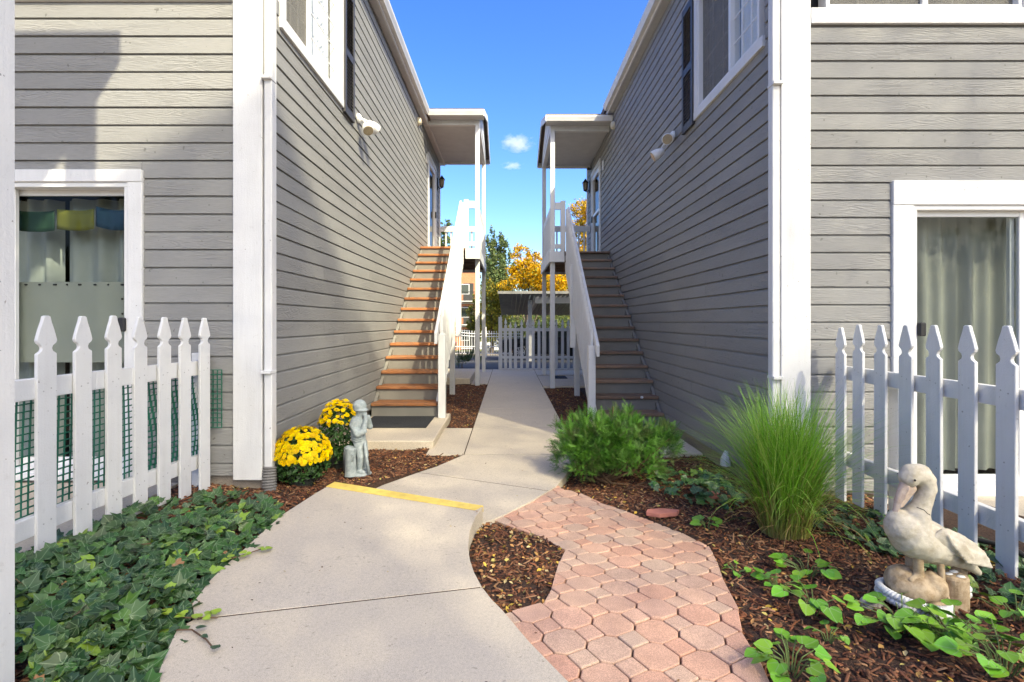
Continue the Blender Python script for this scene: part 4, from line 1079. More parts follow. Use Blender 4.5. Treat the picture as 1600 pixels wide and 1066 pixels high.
for q in range(9):
    e_ = P[g.integers(0, n)]; k.tube([(13.6 - q * .2, -11.25, 6 + q), tuple((e_ + np.array([12.5, -11.2, 11])) / 2), tuple(e_)], [.05, .03, .01], 6)
k.build('trunk', 'bark', ST)

# ---------------------------------------------------------------- lamps and fittings on the walls
def floodlight(label, mount, s, heads):
    """s: outward x sign; heads: list of (arm end offset, aim)"""
    t = thing('floodlight', label, 'floodlight', mount, 'floodlights on the side walls')
    m_ = Vector(mount)
    MB().tube([m_ + Vector((s * .012, 0, 0)), m_ + Vector((s * .035, 0, 0)), m_ + Vector((s * .055, 0, 0))], [.055, .053, .03], 16).build('wall_plate', 'vinyl', t)
    for off, aim in heads:
        e = m_ + Vector(off); a = Vector(aim).normalized()
        h = MB().tube([m_ + Vector((s * .05, 0, 0)), (m_ + e) / 2 + Vector((s * .03, 0, .01)), e], .013, 8).build('arm', 'vinyl', t, smooth=True)
        k = MB().tube([e - a * .055, e - a * .05, e - a * .01, e + a * .03, e + a * .085, e + a * .095], [.018, .033, .05, .062, .066, .062], 18, cap=True).build('lamp_head', 'vinyl', t, smooth=False)
        MB().tube([e + a * .0955, e + a * .099], [.057, .05], 18).build('lens', 'lens', k)
    return t
floodlight('white twin floodlight under the window of the left building', (-1.74, 6.08, 3.60), 1, [((.11, .02, -.09), (.35, -.62, -.72)), ((.12, .16, -.02), (.5, .8, -.3))])
floodlight('white twin floodlight under the window of the right building', (1.98, 6.33, 3.49), -1, [((-.10, -.05, -.06), (-.30, -.85, -.30)), ((-.17, .04, -.19), (-.85, .1, -.50))])
def lantern(label, x, y, z, s):
    t = thing('wall_lantern', label, 'lantern', (x, y, z), 'wall lanterns beside the upstairs doors')
    bx('back_plate', 'bronze', t, x, x + s * .02, y - .05, y + .05, z - .14, z + .14)
    MB().tube([(x + s * .015, y, z - .06), (x + s * .06, y, z - .12), (x + s * .11, y, z - .10)], .011, 8).build('arm', 'bronze', t)
    cx = x + s * .11
    MB().tube([(cx, y, z - .1), (cx, y, z - .08), (cx, y, z - .07)], [.02, .05, .045], 6).build('base', 'bronze', t)
    MB().tube([(cx, y, z - .07), (cx, y, z + .10)], [.042, .062], 6).build('glass', 'lens', t)
    for i in range(6):
        a = i * math.pi / 3; MB().tube([(cx + .043 * math.cos(a), y + .043 * math.sin(a), z - .07), (cx + .064 * math.cos(a), y + .064 * math.sin(a), z + .10)], .005, 5).build('bar', 'bronze', t)
    MB().tube([(cx, y, z + .10), (cx, y, z + .115), (cx, y, z + .17), (cx, y, z + .21)], [.08, .075, .03, .006], 6).build('cap', 'bronze', t)
    return t
lantern('black wall lantern beside the upstairs door of the left building', -1.735, 12.9, 4.62, 1)
lantern('black wall lantern beside the upstairs door of the right building', 1.975, 12.95, 4.55, -1)
def disc_fit(name, lab, cat, p, s, r, m):
    p = Vector(p); return tag(MB().tube([p, p + Vector((s * .03, 0, 0)), p + Vector((s * .06, 0, 0)), p + Vector((s * .07, 0, 0))], [r, r, r * .8, r * .4], 16).build(name, m, None, smooth=False), lab, cat)
disc_fit('bell_sounder', 'round ivory bell box under the left eave near the porch roof', 'bell', (-1.737, 10.15, 5.1), 1, .075, 'ivoryp')
disc_fit('bell_sounder', 'round ivory bell box under the right eave near the porch roof', 'bell', (1.977, 9.95, 4.95), -1, .075, 'ivoryp')
tag(bx('doorbell_cover', 'vinyl', None, -1.737, -1.715, 11.18, 11.26, 4.62, 4.82), 'small white plate on the wall beside the left upstairs door', 'wall plate')
tag(bx('doorbell_cover', 'vinyl', None, 1.977, 1.955, 11.05, 11.13, 4.43, 4.63), 'small white plate on the wall beside the right upstairs door', 'wall plate')
cm_ = thing('security_camera', 'small black camera above the right lantern under the porch ceiling', 'camera', (1.975, 12.75, 4.93))
MB().tube([(1.975, 12.75, 4.93), (1.93, 12.74, 4.95)], .012, 8).build('bracket', 'black', cm_); MB().tube([(1.95, 12.78, 4.95), (1.89, 12.64, 4.91)], [.03, .034], 12).build('body', 'black', cm_)

# ---------------------------------------------------------------- statues
def remesh(o, vox, it=4):
    r = o.modifiers.new('r', 'REMESH'); r.mode = 'VOXEL'; r.voxel_size = vox; r.use_smooth_shade = True
    s = o.modifiers.new('s', 'SMOOTH'); s.iterations = it; s.factor = 0.5
PE = thing('pelican_statue', 'cream cast stone pelican statue with its bill on its chest', 'statue', (1.78, 2.25, 0.05))
U = 2.25 / 830
def pp(px, py, dy=0.0): return Vector(((px - 795) * U, 2.25 + dy, CAMZ - (py - 503) * U))
k = MB()
# body from chest to tail
ax = [(1405, 814, .050), (1412, 825, .074), (1424, 837, .088), (1440, 845, .090), (1458, 851, .083), (1478, 859, .067), (1498, 870, .047), (1515, 883, .028), (1529, 895, .014)]
for (x0, y0, r0_), (x1, y1, r1_) in zip(ax[:-1], ax[1:]): k.cap(pp(x0, y0), pp(x1, y1), r0_, r1_, 16)
k.ell(pp(1401, 824), (.026, .045, .05)); k.ell(pp(1430, 812), (.055, .062, .062))
nk = [(1425, 815, .060), (1436, 797, .042), (1444, 780, .036), (1449, 764, .036), (1446, 750, .040), (1437, 741, .045), (1426, 741, .047)]
for (x0, y0, r0_), (x1, y1, r1_) in zip(nk[:-1], nk[1:]): k.cap(pp(x0, y0), pp(x1, y1), r0_, r1_, 14)
k.ell(pp(1420, 747), (.040, .040, .038))
for dy in (-.038, .038): k.ell(pp(1417, 746, dy), (.010, .008, .009), nu=10, nv=7)
body = k.build('body', 'pelican', PE); remesh(body, 0.0065, 4)
tb = bpy.data.textures.new('worn', 'CLOUDS'); tb.noise_scale = 0.022; tb.noise_depth = 3; db = body.modifiers.new('d', 'DISPLACE'); db.texture = tb; db.strength = 0.006
MB().tube([pp(1418, 786, -.05), pp(1426, 789, -.062), pp(1431, 794, -.060), pp(1438, 798, -.052)], .0018, 5).build('crack', 'black', PE)
k = MB(); k.cap(pp(1415, 755), pp(1404, 782), .024, .018, 12); k.cap(pp(1404, 782), pp(1396, 808), .018, .009, 12); k.cap(pp(1422, 764), pp(1408, 790), .024, .010, 12)
k.cap(pp(1397, 806), pp(1393, 818), .009, .006, 8)
for dy in (-.026, .026): k.cap(pp(1414, 760, dy), pp(1399, 800, dy * .5), .004, .003, 6)
bill = k.build('bill', 'billpink', PE); remesh(bill, 0.0045, 1)
for dy in (-.047, .047): MB().ell(pp(1416.5, 745.5, dy), (.005, .004, .005), nu=8, nv=6).build('eye', 'black', PE, smooth=True)
for sy in (-1, 1):
    k = MB()
    wv = [(1447, 832, .030), (1458, 832, .05), (1474, 840, .055), (1492, 850, .05), (1508, 859, .036), (1519, 865, .018)]
    for (x0, y0, r0_), (x1, y1, r1_) in zip(wv[:-1], wv[1:]):
        for q, rr in ((.5, 1.0),):
            a_, b_ = pp(x0, y0, sy * .085), pp(x1, y1, sy * .085)
            k.cap(a_, b_, r0_ * .9, r1_ * .9, 12)
    for i in range(len(k.v)):
        v = k.v[i]; k.v[i] = (v[0], 2.25 + sy * .066 + (v[1] - 2.25 - sy * .085) * .40, v[2])
    for i in range(6):                       # flight feathers
        k.cap(pp(1462 + i * 4, 838 + i * 5, sy * .090), pp(1515 + i * 1.5, 858 + i * 3.0, sy * .078), .0085, .0065, 8)
    for i in range(5): k.cap(pp(1456 + i * 6, 826 + i * 3.5, sy * .086), pp(1462 + i * 7, 840 + i * 4, sy * .090), .007, .006, 8)
    wg = k.build('wing', 'pelican', PE); remesh(wg, 0.0045, 1)
k = MB()
k.cap(pp(1426, 868, -.03), pp(1427, 893, -.03), .022, .020, 10); k.cap(pp(1427, 893, -.03), pp(1412, 900, -.04), .018, .014, 10)
k.cap(pp(1457, 872, -.04), pp(1458, 905, -.05), .016, .012, 10)
for t_ in (-14, -4, 6): k.cap(pp(1458, 905, -.05), pp(1450 + t_ * 1.1, 921, -.085), .010, .007, 8)
k.cap(pp(1440, 880, .05), pp(1440, 900, .05), .03, .03, 10)
lg = k.build('legs', 'stonebase', PE); remesh(lg, 0.005, 2)
k = MB(); r_ = random.Random(3)
k.ell(pp(1429, 916), (.108, .10, .066), nu=18); k.ell(pp(1415, 910, .02), (.06, .08, .06)); k.ell(pp(1448, 912, -.03), (.058, .065, .062)); k.ell(pp(1440, 935), (.09, .09, .045))
base = k.build('rock_base', 'stonebase', PE); remesh(base, 0.008, 2)
d_ = base.modifiers.new('d', 'DISPLACE'); tx = bpy.data.textures.new('rough', 'CLOUDS'); tx.noise_scale = 0.05; d_.texture = tx; d_.strength = 0.018
def rope(parent, c, rx, ry, z, r, turns, n=220):
    for ph in (0, math.pi):
        pts = []
        for i in range(n + 1):
            a = 2 * math.pi * i / n; tw = a * turns + ph
            rr = r * .55
            pts.append((c[0] + (rx + rr * math.cos(tw)) * math.cos(a), c[1] + (ry + rr * math.cos(tw)) * math.sin(a), z(a) + rr * math.sin(tw)))
        MB().tube(pts, r * .62, 6).build('rope', 'rope', parent, smooth=True)
c = pp(1427, 931); rope(PE, c, .122, .112, lambda a: pp(0, 930).z - .022 * math.cos(a) * 1.0, .015, 26); rope(PE, c, .125, .115, lambda a: pp(0, 939).z - .022 * math.cos(a), .014, 26)
def piling(px, y0, y1, r, dy, nm='piling'):
    a, b = pp(px, y1, dy), pp(px, y0, dy); rr = random.Random(px)
    k = MB(); pts = [a + (b - a) * t for t in (0, .25, .5, .75, .97, 1.0)]
    k.tube(pts, [r * 1.05, r * .98, r * 1.02, r * .97, r * 1.0, r * .86], 16)
    o = k.build(nm, 'stonebase', PE, smooth=False); d = o.modifiers.new('sub', 'SUBSURF'); d.levels = 1; d.render_levels = 1
    e = o.modifiers.new('d', 'DISPLACE'); e.texture = tx; e.strength = 0.010
    return o
piling(1483, 893, 960, .055, -.02); piling(1498, 955, 985, .058, -.06); piling(1514, 892, 968, .030, .05)
c = pp(1514, 930, .05); rope(PE, c, .034, .034, lambda a: pp(0, 926).z, .010, 12, 90); rope(PE, c, .034, .034, lambda a: pp(0, 935).z, .010, 12, 90)
for q, (dx, dy) in enumerate(((-8, -.02), (3, -.045), (6, .0))): MB().ell(pp(1484 + dx, 893, dy), (.018, .012, .006), nu=10, nv=6).build('shell', 'rope', PE, smooth=True)

BO = thing('boy_statue', 'grey stone statue of a child in a hat leaning on a stump', 'statue', (-1.21, 4.31, 0.02))
U2 = 4.31 / 830
def bp(px, py, dy=0.0): return Vector(((px - 795) * U2, 4.31 + dy, CAMZ - (py - 503) * U2))
k = MB()
k.cap(bp(562, 640), bp(563, 645), .040, .036)                                            # head
k.cap(bp(562, 650), bp(561, 655), .030, .032)
k.cap(bp(558, 660), bp(560, 682), .058, .064, 14)                                        # torso
k.cap(bp(553, 664, -.02), bp(562, 676, -.06), .034, .031); k.cap(bp(562, 676, -.06), bp(571, 672, -.055), .032, .028)  # near arm: upper, elbow
k.cap(bp(571, 672, -.055), bp(573, 655, -.03), .028, .020); k.cap(bp(573, 655, -.03), bp(571, 646, -.01), .020, .017)
k.cap(bp(566, 662, .04), bp(576, 668, .04), .03, .026); k.cap(bp(576, 668, .04), bp(575, 652, .015), .026, .018)
for i, dx in enumerate((-1.5, 0.2, 1.8)): k.cap(bp(572 + dx, 650, -.03), bp(570 + dx, 642, -.022 + .006 * i), .007, .006, 6)
k.cap(bp(561, 686), bp(563, 693), .060, .054, 14)                                        # shirt hem, hips
k.cap(bp(561, 694, -.025), bp(565, 712, -.035), .038, .030); k.cap(bp(565, 712, -.035), bp(564, 728, -.03), .030, .026)
k.cap(bp(566, 694, .03), bp(569, 712, .03), .036, .030); k.cap(bp(569, 712, .03), bp(568, 728, .03), .028, .024)
k.cap(bp(562, 735, -.03), bp(570, 736, -.05), .026, .020); k.cap(bp(566, 734, .03), bp(573, 736, .02), .024, .018)
bd = k.build('body', 'greystone', BO); remesh(bd, 0.0065, 2)
k = MB(); k.ell(bp(562, 635), (.057, .056, .056)); k.ell(bp(564, 640.5), (.062, .062, .013)); k.cap(bp(568, 639, -.02), bp(573, 641, -.03), .014, .009)
ht = k.build('hat', 'greystone', BO); remesh(ht, 0.006, 2)
for i in range(6): MB().tube([bp(553 + .2 * i, 668 + i * 3.6, -.058), bp(560, 670 + i * 3.4, -.068), bp(568, 671 + i * 3.2, -.05)], .004, 5).build('fold', 'greystone', BO, smooth=True)
k = MB(); k.tube([bp(551.5, 740, -.06), bp(551.5, 730, -.06), bp(551, 712, -.06), bp(551.5, 698, -.06), bp(552, 696, -.06)], [.050, .045, .043, .047, .040], 12)
sm = k.build('stump', 'greystone', BO, smooth=False)
for r_ in (.022, .012):
    MB().tube([bp(555 + r_ / U2 * math.cos(a), 711 + 1.2 * r_ / U2 * math.sin(a), -.098 - .004 * math.cos(a)) for a in np.linspace(0, 6.28, 13)], .005, 5).build('knot', 'greystone', sm, smooth=True)
MB().tube([bp(544, 738, .07), bp(543, 715, .07), bp(544, 702, .07)], [.06, .055, .05], 12).build('stump', 'greystone', BO, smooth=True)
MB().tube([bp(572, 690, -.04), bp(575, 712, -.05), bp(579, 738, -.05)], [.012, .013, .014], 8).build('stick', 'greystone', BO, smooth=True)
k = MB(); k.ell(bp(562, 740), (.10, .09, .022)); remesh(k.build('plinth', 'greystone', BO), .008, 2)
# ---------------------------------------------------------------- plants
def mum(label, c, rad, h, nf, seed, fcol, ulo=.02):
    g = np.random.default_rng(seed); c = np.array(c)
    t = thing('chrysanthemum', label, 'flower', tuple(c), 'potted chrysanthemums')
    MB().tube([tuple(c + (0, 0, z)) for z in (-.06, -.03, .04, .05)], [.075, .08, .10, .105], 16).build('pot', 'pot', t)
    # leaves
    n = 1500
    u = g.uniform(-.75, 1, n); th = g.uniform(0, 6.28, n); rr = g.uniform(.55, .98, n) ** .5
    d = np.stack([np.sqrt(1 - np.clip(u, -1, 1) ** 2) * np.cos(th), np.sqrt(1 - np.clip(u, -1, 1) ** 2) * np.sin(th), u], 1)
    pos = c + np.array([0, 0, h * .48]) + d * np.array([rad, rad, h * .55]) * rr[:, None]
    nr = d + g.normal(0, .5, (n, 3)) + np.array([0, 0, .3])
    cl = np.array([(0.035, 0.085, 0.02)]) * g.uniform(.6, 1.7, (n, 1)) * np.array([[1, 1, 1]])
    v, f, cc = scatter(lv * np.array([1.1, 1, 1]), lf, pos, frames(nr, g.uniform(0, 6.28, n)), g.uniform(.02, .042, n), cl)
    tag(npmesh('foliage', v, f, 'fol', t, cc, c), kind='stuff')
    for i in range(9):
        a = i * .7; MB().tube([tuple(c + (.02 * math.cos(a), .02 * math.sin(a), .1)), tuple(c + (rad * .4 * math.cos(a), rad * .4 * math.sin(a), h * .45))], .004, 5).build('stem', 'stem', t)
    # flower heads
    fv = [(0, 0, .25)]; ff = []
    npet = 11
    for ring, (r0, z0, z1, off) in enumerate(((1.0, .02, .12, 0), (.66, .18, .3, .28))):
        for i in range(npet):
            a = 2 * math.pi * (i + off) / npet; w = .24; b = len(fv)
            fv += [(0.15 * r0 * math.cos(a), .15 * r0 * math.sin(a), z0), (r0 * .8 * math.cos(a - w), r0 * .8 * math.sin(a - w), z1), (r0 * math.cos(a), r0 * math.sin(a), z1 - .04), (r0 * .8 * math.cos(a + w), r0 * .8 * math.sin(a + w), z1)]
            ff.append((b, b + 1, b + 2, b + 3))
    n = nf
    pos = []; 
    while len(pos) < n:
        uu = g.uniform(ulo, 1); tt = g.uniform(0, 6.28); dd = np.array([math.sqrt(1 - uu * uu) * math.cos(tt), math.sqrt(1 - uu * uu) * math.sin(tt), uu])
        pos.append(dd)
    d = np.array(pos); p = c + np.array([0, 0, h * .48]) + d * np.array([rad, rad, h * .56]) * g.uniform(.97, 1.06, (n, 1))
    col = np.array([fcol]) * g.uniform(.75, 1.15, (n, 1)); col[:, 1] *= g.uniform(.8, 1.05, n)
    v, f, cc = scatter(fv, ff, p, frames(d + g.normal(0, .25, (n, 3)) + np.array([0, -.1, .2]), g.uniform(0, 6.28, n)), g.uniform(.014, .024, n), col)
    tag(npmesh('blossoms', v, f, 'petal', t, cc, c), 'dense yellow chrysanthemum blossoms', kind='stuff')
    return t
mum('round mound of bright yellow chrysanthemums beside the downspout', (-1.55, 3.98, 0.06), .205, .40, 560, 1, (0.92, 0.70, 0.010))
mum('yellow chrysanthemum plant behind the child statue', (-1.46, 4.58, 0.02), .18, .55, 190, 2, (0.92, 0.70, 0.010), .38)

# juniper
def spray_mesh(seed):
    r = random.Random(seed); v = []; f = []
    for side in (-1, 1):
        for i in range(7):
            y = .12 + i * .12; L = .30 * (1 - .55 * i / 7) ; a = 0.75 + r.uniform(-.15, .15)
            b = len(v); x0 = 0; dx, dy = side * L * math.sin(a), L * math.cos(a); z = r.uniform(-.03, .09)
            w = .027
            v += [(x0, y - w, 0), (x0 + dx * .6 + side * .0, y + dy * .6 - w, z * .6), (x0 + dx, y + dy, z), (x0 + dx * .55, y + dy * .55 + w, z * .6)]
            f.append((b, b + 1, b + 2, b + 3))
    b = len(v); v += [(-.02, 0, 0), (.02, 0, 0), (.012, 1.05, .02), (-.012, 1.05, .02)]; f.append((b, b + 1, b + 2, b + 3))
    return v, f
def shrub(name, label, c, blobs, n, size, cols, seed, up=.5, stems=8):
    g = np.random.default_rng(seed); c = np.array(c, float)
    t = thing(name, label, 'shrub', tuple(c))
    Vs, Fs, Cs, nv = [], [], [], 0
    tot = sum(b[3] * b[4] * b[5] for b in blobs)
    for b in blobs:
        k = int(n * (b[3] * b[4] * b[5]) / tot)
        d = g.normal(0, 1, (k, 3)); d[:, 2] = np.abs(d[:, 2]) * .9 - .25; d /= np.linalg.norm(d, axis=1, keepdims=True)
        rr = g.uniform(.35, 1.0, k) ** .6 * (1 + .14 * np.sin(d[:, 0] * 7 + d[:, 1] * 5 + seed))
        nt_ = max(10, k // 16); ti = g.integers(0, nt_, k)
        d = d[:nt_][ti]; rr = rr[:nt_][ti]                      # sprays grow in tufts
        pos = c + np.array(b[:3]) + d * np.array(b[3:6]) * rr[:, None] + g.normal(0, .022, (k, 3)) * (size / .08)
        # spray axis outwards and up; build frame with y = axis
        axs = d * .8 + np.array([0, 0, up]) + g.normal(0, .55, (k, 3)); axs /= np.linalg.norm(axs, axis=1, keepdims=True)
        hlp = g.normal(0, 1, (k, 3)) * .35 + np.array([0, -.35, 1.0]); x = np.cross(axs, hlp); x /= np.linalg.norm(x, axis=1, keepdims=True); z = np.cross(x, axs)
        rot_ = np.stack([x, axs, z], 2)
        cl = np.array(cols)[(ti * 7) % len(cols)] * g.uniform(.75, 1.25, (k, 1))
        for q in range(3):
            sv, sf = spray_mesh(seed + q); s_ = slice(q, None, 3)
            v, f, cc = scatter(sv, sf, pos[s_], rot_[s_], g.uniform(.7, 1.25, len(pos[s_])) * size, cl[s_])
            Vs.append(v); Fs.append(f + nv); Cs.append(cc); nv += len(v)
    tag(npmesh('foliage', np.concatenate(Vs), np.concatenate(Fs), 'fol', t, np.concatenate(Cs), c), kind='stuff')
    for i in range(stems):
        b = blobs[i % len(blobs)]; e = c + np.array(b[:3]) + g.normal(0, .5, 3) * np.array(b[3:6]) + np.array([0, 0, .05])
        s0 = c + np.array([g.normal(0, .04), g.normal(0, .04), -.03]); mid = (s0 + e) / 2 + np.array([0, 0, -.05])
        MB().tube([tuple(s0), tuple(mid), tuple(e)], [.012, .009, .004], 6).build('branch', 'twig', t)
    return t
shrub('juniper_shrub', 'bright green spreading juniper shrub in front of the dark stairs', (0.82, 4.45, -0.03),
      [(-.12, 0, .24, .33, .30, .30), (.12, .05, .30, .28, .28, .24), (.42, .12, .20, .22, .24, .22), (-.22, -.1, .12, .22, .2, .16), (.1, -.15, .12, .32, .2, .16)], 8200, .070,
      [(0.07, 0.20, 0.02), (0.11, 0.28, 0.03), (0.045, 0.13, 0.02), (0.14, 0.30, 0.05), (0.10, 0.15, 0.04)], 5, .35, 16)

# ornamental grass
def grass(label, c, n, h, spread, seed):
    g = np.random.default_rng(seed); t = thing('ornamental_grass', label, 'grass', c); c = np.array(c)
    for part, kk, hs, cols, dr in (('blades', n, (.55, 1.0), [(0.17, 0.37, 0.035), (0.12, 0.30, 0.03), (0.22, 0.42, 0.055), (0.30, 0.42, 0.10)], 1.0), ('dry_blades', n // 5, (.2, .62), [(0.42, 0.30, 0.12), (0.36, 0.24, 0.10)], 1.25)):
        th = g.uniform(0, 6.28, kk); lean = np.abs(g.normal(0, .42, kk)) * dr; L = h * g.uniform(*hs, kk); w = g.uniform(.0018, .0034, kk)
        r0 = np.sqrt(g.uniform(0, 1, kk)) * .13; ta = g.uniform(0, 6.28, kk)
        S = 7; V = np.zeros((kk, S, 2, 3)); C = np.zeros((kk, S, 2, 3)); base = c + np.stack([r0 * np.cos(ta), r0 * np.sin(ta), 0 * r0], 1)
        cl = np.array(cols)[g.integers(0, len(cols), kk)] * g.uniform(.75, 1.25, (kk, 1))
        ang = lean * .55; p = base.copy(); straw = np.array([0.34, 0.25, 0.09])
        for s in range(S):
            sd = np.stack([-np.sin(th), np.cos(th), 0 * th], 1) * (w * (1 - (s / (S - 1)) ** 2 * .92))[:, None]
            V[:, s, 0] = p - sd; V[:, s, 1] = p + sd
            m = max(0, 1 - s / 2.2) * .75
            C[:, s] = (cl * (1 - m) + straw * m)[:, None, :]
            st_ = L / (S - 1)
            p = p + np.stack([np.sin(ang) * np.cos(th), np.sin(ang) * np.sin(th), np.cos(ang)], 1) * st_[:, None]
            ang = ang + (spread * .17 * lean + .05) * (1 + .6 * s / S)
        idx = np.arange(kk)[:, None] * S * 2 + np.arange(S - 1)[None] * 2
        F = np.stack([idx, idx + 1, idx + 3, idx + 2], 2).reshape(-1, 4)
        tag(npmesh(part, V.reshape(-1, 3), F, 'fol', t, C.reshape(-1, 3), c), kind='stuff')
    return t
grass('tall green fountain grass clump beside the white corner board on the right', (1.62, 3.12, 0.03), 2300, .96, 1.25, 4)

# ivy
M['ivy'] = None
def ivy_mat():
    m, t, b = nmat('ivy_leaf')
    a = t.nodes.new('ShaderNodeAttribute'); a.attribute_name = 'col'
    uvn = t.nodes.new('ShaderNodeTexCoord'); sp = t.nodes.new('ShaderNodeSeparateXYZ'); t.links.new(uvn.outputs['UV'], sp.inputs[0])
    ang = mth(t, 'ARCTAN2', sp.outputs[0], sp.outputs[1])
    rad = mth(t, 'SQRT', mth(t, 'ADD', mth(t, 'POWER', sp.outputs[0], 2.0), mth(t, 'POWER', sp.outputs[1], 2.0)))
    pp_ = mth(t, 'PINGPONG', mth(t, 'ABSOLUTE', ang), 0.40)
    dist = mth(t, 'MULTIPLY', pp_, rad)
    vein = ramp(t, dist, [(0.010, 1.0), (0.026, 0.0)])
    oi = t.nodes.new('ShaderNodeObjectInfo')
    base = mixc(t, 1.0, a.outputs['Color'], oi.outputs['Color'], 'MULTIPLY')
    c = mixc(t, mth(t, 'MULTIPLY', vein, 0.5), base, (0.22, 0.30, 0.17))
    t.links.new(c, b.inputs['Base Color']); b.inputs['Roughness'].default_value = 0.42; b.inputs['Specular IOR Level'].default_value = 0.4
    return m
M['ivy'] = ivy_mat()
ivo = [(0, 0), (-.18, -.12), (-.42, -.08), (-.55, .12), (-.42, .30), (-.46, .52), (-.24, .58), (0, .95), (.24, .58), (.46, .52), (.42, .30), (.55, .12), (.42, -.08), (.18, -.12)]
def ivy_base(seed):
    r = random.Random(seed); v = [(0, .30, .0)]; uv = [(0, .30)]; cv = r.uniform(.05, .5)
    for x, y in ivo:
        x2, y2 = x * r.uniform(.78, 1.18), y * r.uniform(.85, 1.12)
        rr = math.hypot(x2, y2 - .3); v.append((x2, y2, .10 - cv * rr * rr + r.uniform(-.05, .05) + (.05 if abs(x) < .05 else 0))); uv.append((x, y))
    n = len(ivo); f = [(0, 1 + (i + 1) % n, 1 + i) for i in range(n)]
    return np.array(v), np.array(f), np.array(uv)
bases = [ivy_base(s) for s in range(9)]
def ivy_leaves(k, poly, g, hmax):
    xs_, ys_ = [], []
    x0, x1 = min(p[0] for p in poly), max(p[0] for p in poly); y0, y1 = min(p[1] for p in poly), max(p[1] for p in poly)
    out = []
    while len(out) < k:
        x = g.uniform(x0, x1, 400); y = g.uniform(y0, y1, 400); m = inpoly(x, y, poly)
        for a, b in zip(x[m], y[m]): out.append((a, b))
    return np.array(out[:k])
icol = np.array([[1.0, 1.15, .85]]) * np.array([(0.026, 0.066, 0.018), (0.018, 0.046, 0.016), (0.034, 0.085, 0.022), (0.028, 0.056, 0.024), (0.055, 0.105, 0.024), (0.040, 0.075, 0.030), (0.020, 0.050, 0.018)])
def ivy_patch(label, poly, n, size, hmax, seed, nparts, fade=None, stems=14):
    g = np.random.default_rng(seed)
    c = np.array([np.mean([p[0] for p in poly]), np.mean([p[1] for p in poly]), 0.03])
    t = thing('ivy_patch', label, 'ivy', tuple(c))
    xy = ivy_leaves(n, poly, g, hmax)
    if fade is not None:
        keep = g.uniform(0, 1, n) < fade(xy[:, 0], xy[:, 1]); xy = xy[keep]; n = len(xy)
    ok = ~((xy[:, 0] < -.90 * xy[:, 1]) & (xy[:, 1] < 1.75)); xy = xy[ok]; n = len(xy)
    # distance from outline gives a mounded height
    dist = np.full(n, 9.0)
    for i in range(len(poly)):
        a, b = np.array(poly[i]), np.array(poly[(i + 1) % len(poly)]); ab_ = b - a
        tt = np.clip(((xy - a) @ ab_) / (ab_ @ ab_), 0, 1); dist = np.minimum(dist, np.linalg.norm(xy - a - tt[:, None] * ab_, axis=1))
    hm = hmax * np.clip(dist / .28, .12, 1) * (.75 + .25 * np.sin(xy[:, 0] * 8) * np.sin(xy[:, 1] * 6.5))
    z = np.maximum(bedz(xy[:, 0], xy[:, 1]), .02 if hmax < .08 else .05) + .02 + hm * g.uniform(.25, 1, n) ** .6
    pos = np.stack([xy[:, 0], xy[:, 1], z], 1)
    nr = np.stack([g.normal(.12, .45, n), g.normal(-.30, .45, n), np.ones(n)], 1)
    rot_ = frames(nr, g.uniform(0, 6.28, n)); sc = size * np.clip(g.lognormal(0, .33, n), .5, 1.45)
    col = icol[g.integers(0, len(icol), n)] * g.uniform(.7, 1.35, (n, 1))
    bright = g.uniform(0, 1, n) < .05; col[bright] = np.array([0.16, 0.26, 0.03]) * g.uniform(.7, 1.2, (bright.sum(), 1))
    dead = g.uniform(0, 1, n) < .018; col[dead] = np.array([0.26, 0.12, 0.05]) * g.uniform(.5, 1.2, (dead.sum(), 1))
    # the leaves that show largest become parts
    show = sc * sc / (pos[:, 1] ** 2) * (1 + 6 * (z - z.min()))
    order = np.argsort(-show); top = order[:nparts]; rest = order[nparts:]
    mes = []
    for bi, (bv, bf, buv) in enumerate(bases):
        me_o = npmesh('leaf', bv, bf, 'ivy', None, np.ones((len(bv), 3)), (0, 0, 0), buv); mes.append(me_o.data); me_o.data.polygons.foreach_set('use_smooth', [True] * len(me_o.data.polygons)); bpy.data.objects.remove(me_o)
    for q in top:
        o = bpy.data.objects.new('leaf', mes[int(q) % 9]); link(o, t, pos[q])
        mtx = Matrix(rot_[q].tolist()); o.rotation_euler = mtx.to_euler(); o.scale = (sc[q],) * 3; o.color = (*col[q], 1)
    Vs, Fs, Cs, Us, nv = [], [], [], [], 0
    for bi, (bv, bf, buv) in enumerate(bases):
        s_ = rest[bi::9]
        if len(s_) == 0: continue
        v, f, cc = scatter(bv, bf, pos[s_], rot_[s_], sc[s_], col[s_])
        Vs.append(v); Fs.append(f + nv); Cs.append(cc); Us.append(np.tile(buv, (len(s_), 1))); nv += len(v)
    if Vs:
        o = npmesh('small_leaves', np.concatenate(Vs), np.concatenate(Fs), 'ivy', t, np.concatenate(Cs), c, np.concatenate(Us)); tag(o, kind='stuff')
    for i in range(stems):
        p = pos[g.integers(0, n)]; a = g.uniform(0, 6.28); q = p + np.array([math.cos(a) * .25, math.sin(a) * .25, 0]); m_ = (p + q) / 2 + np.array([0, 0, .01])
        ptsv = [tuple(p - (0, 0, .03)), tuple(m_ - (0, 0, .03)), (q[0], q[1], float(bedz(q[0], q[1])) + .015)]
        MB().tube(ptsv, .003, 5).build('vine', 'twig', t)
    return t
pl_ = [(-2.40, 1.2)] + [(-2.40, 2.6), (-2.30, 3.2), (-2.05, 3.55), (-1.75, 3.62), (-1.5, 3.55)] + [(p[0] + .02, p[1]) for p in Lp[3:]] + [(-1.0, 1.2)]
ivy_patch('dark green ivy ground cover spilling from the left fence to the walkway', pl_, 4000, .054, .13, 11, 300, lambda x, y: np.interp(y + (x < -1.8) * .25, [0, 2.6, 3.0, 3.35, 3.7], [1, 1, .45, .2, .07]))
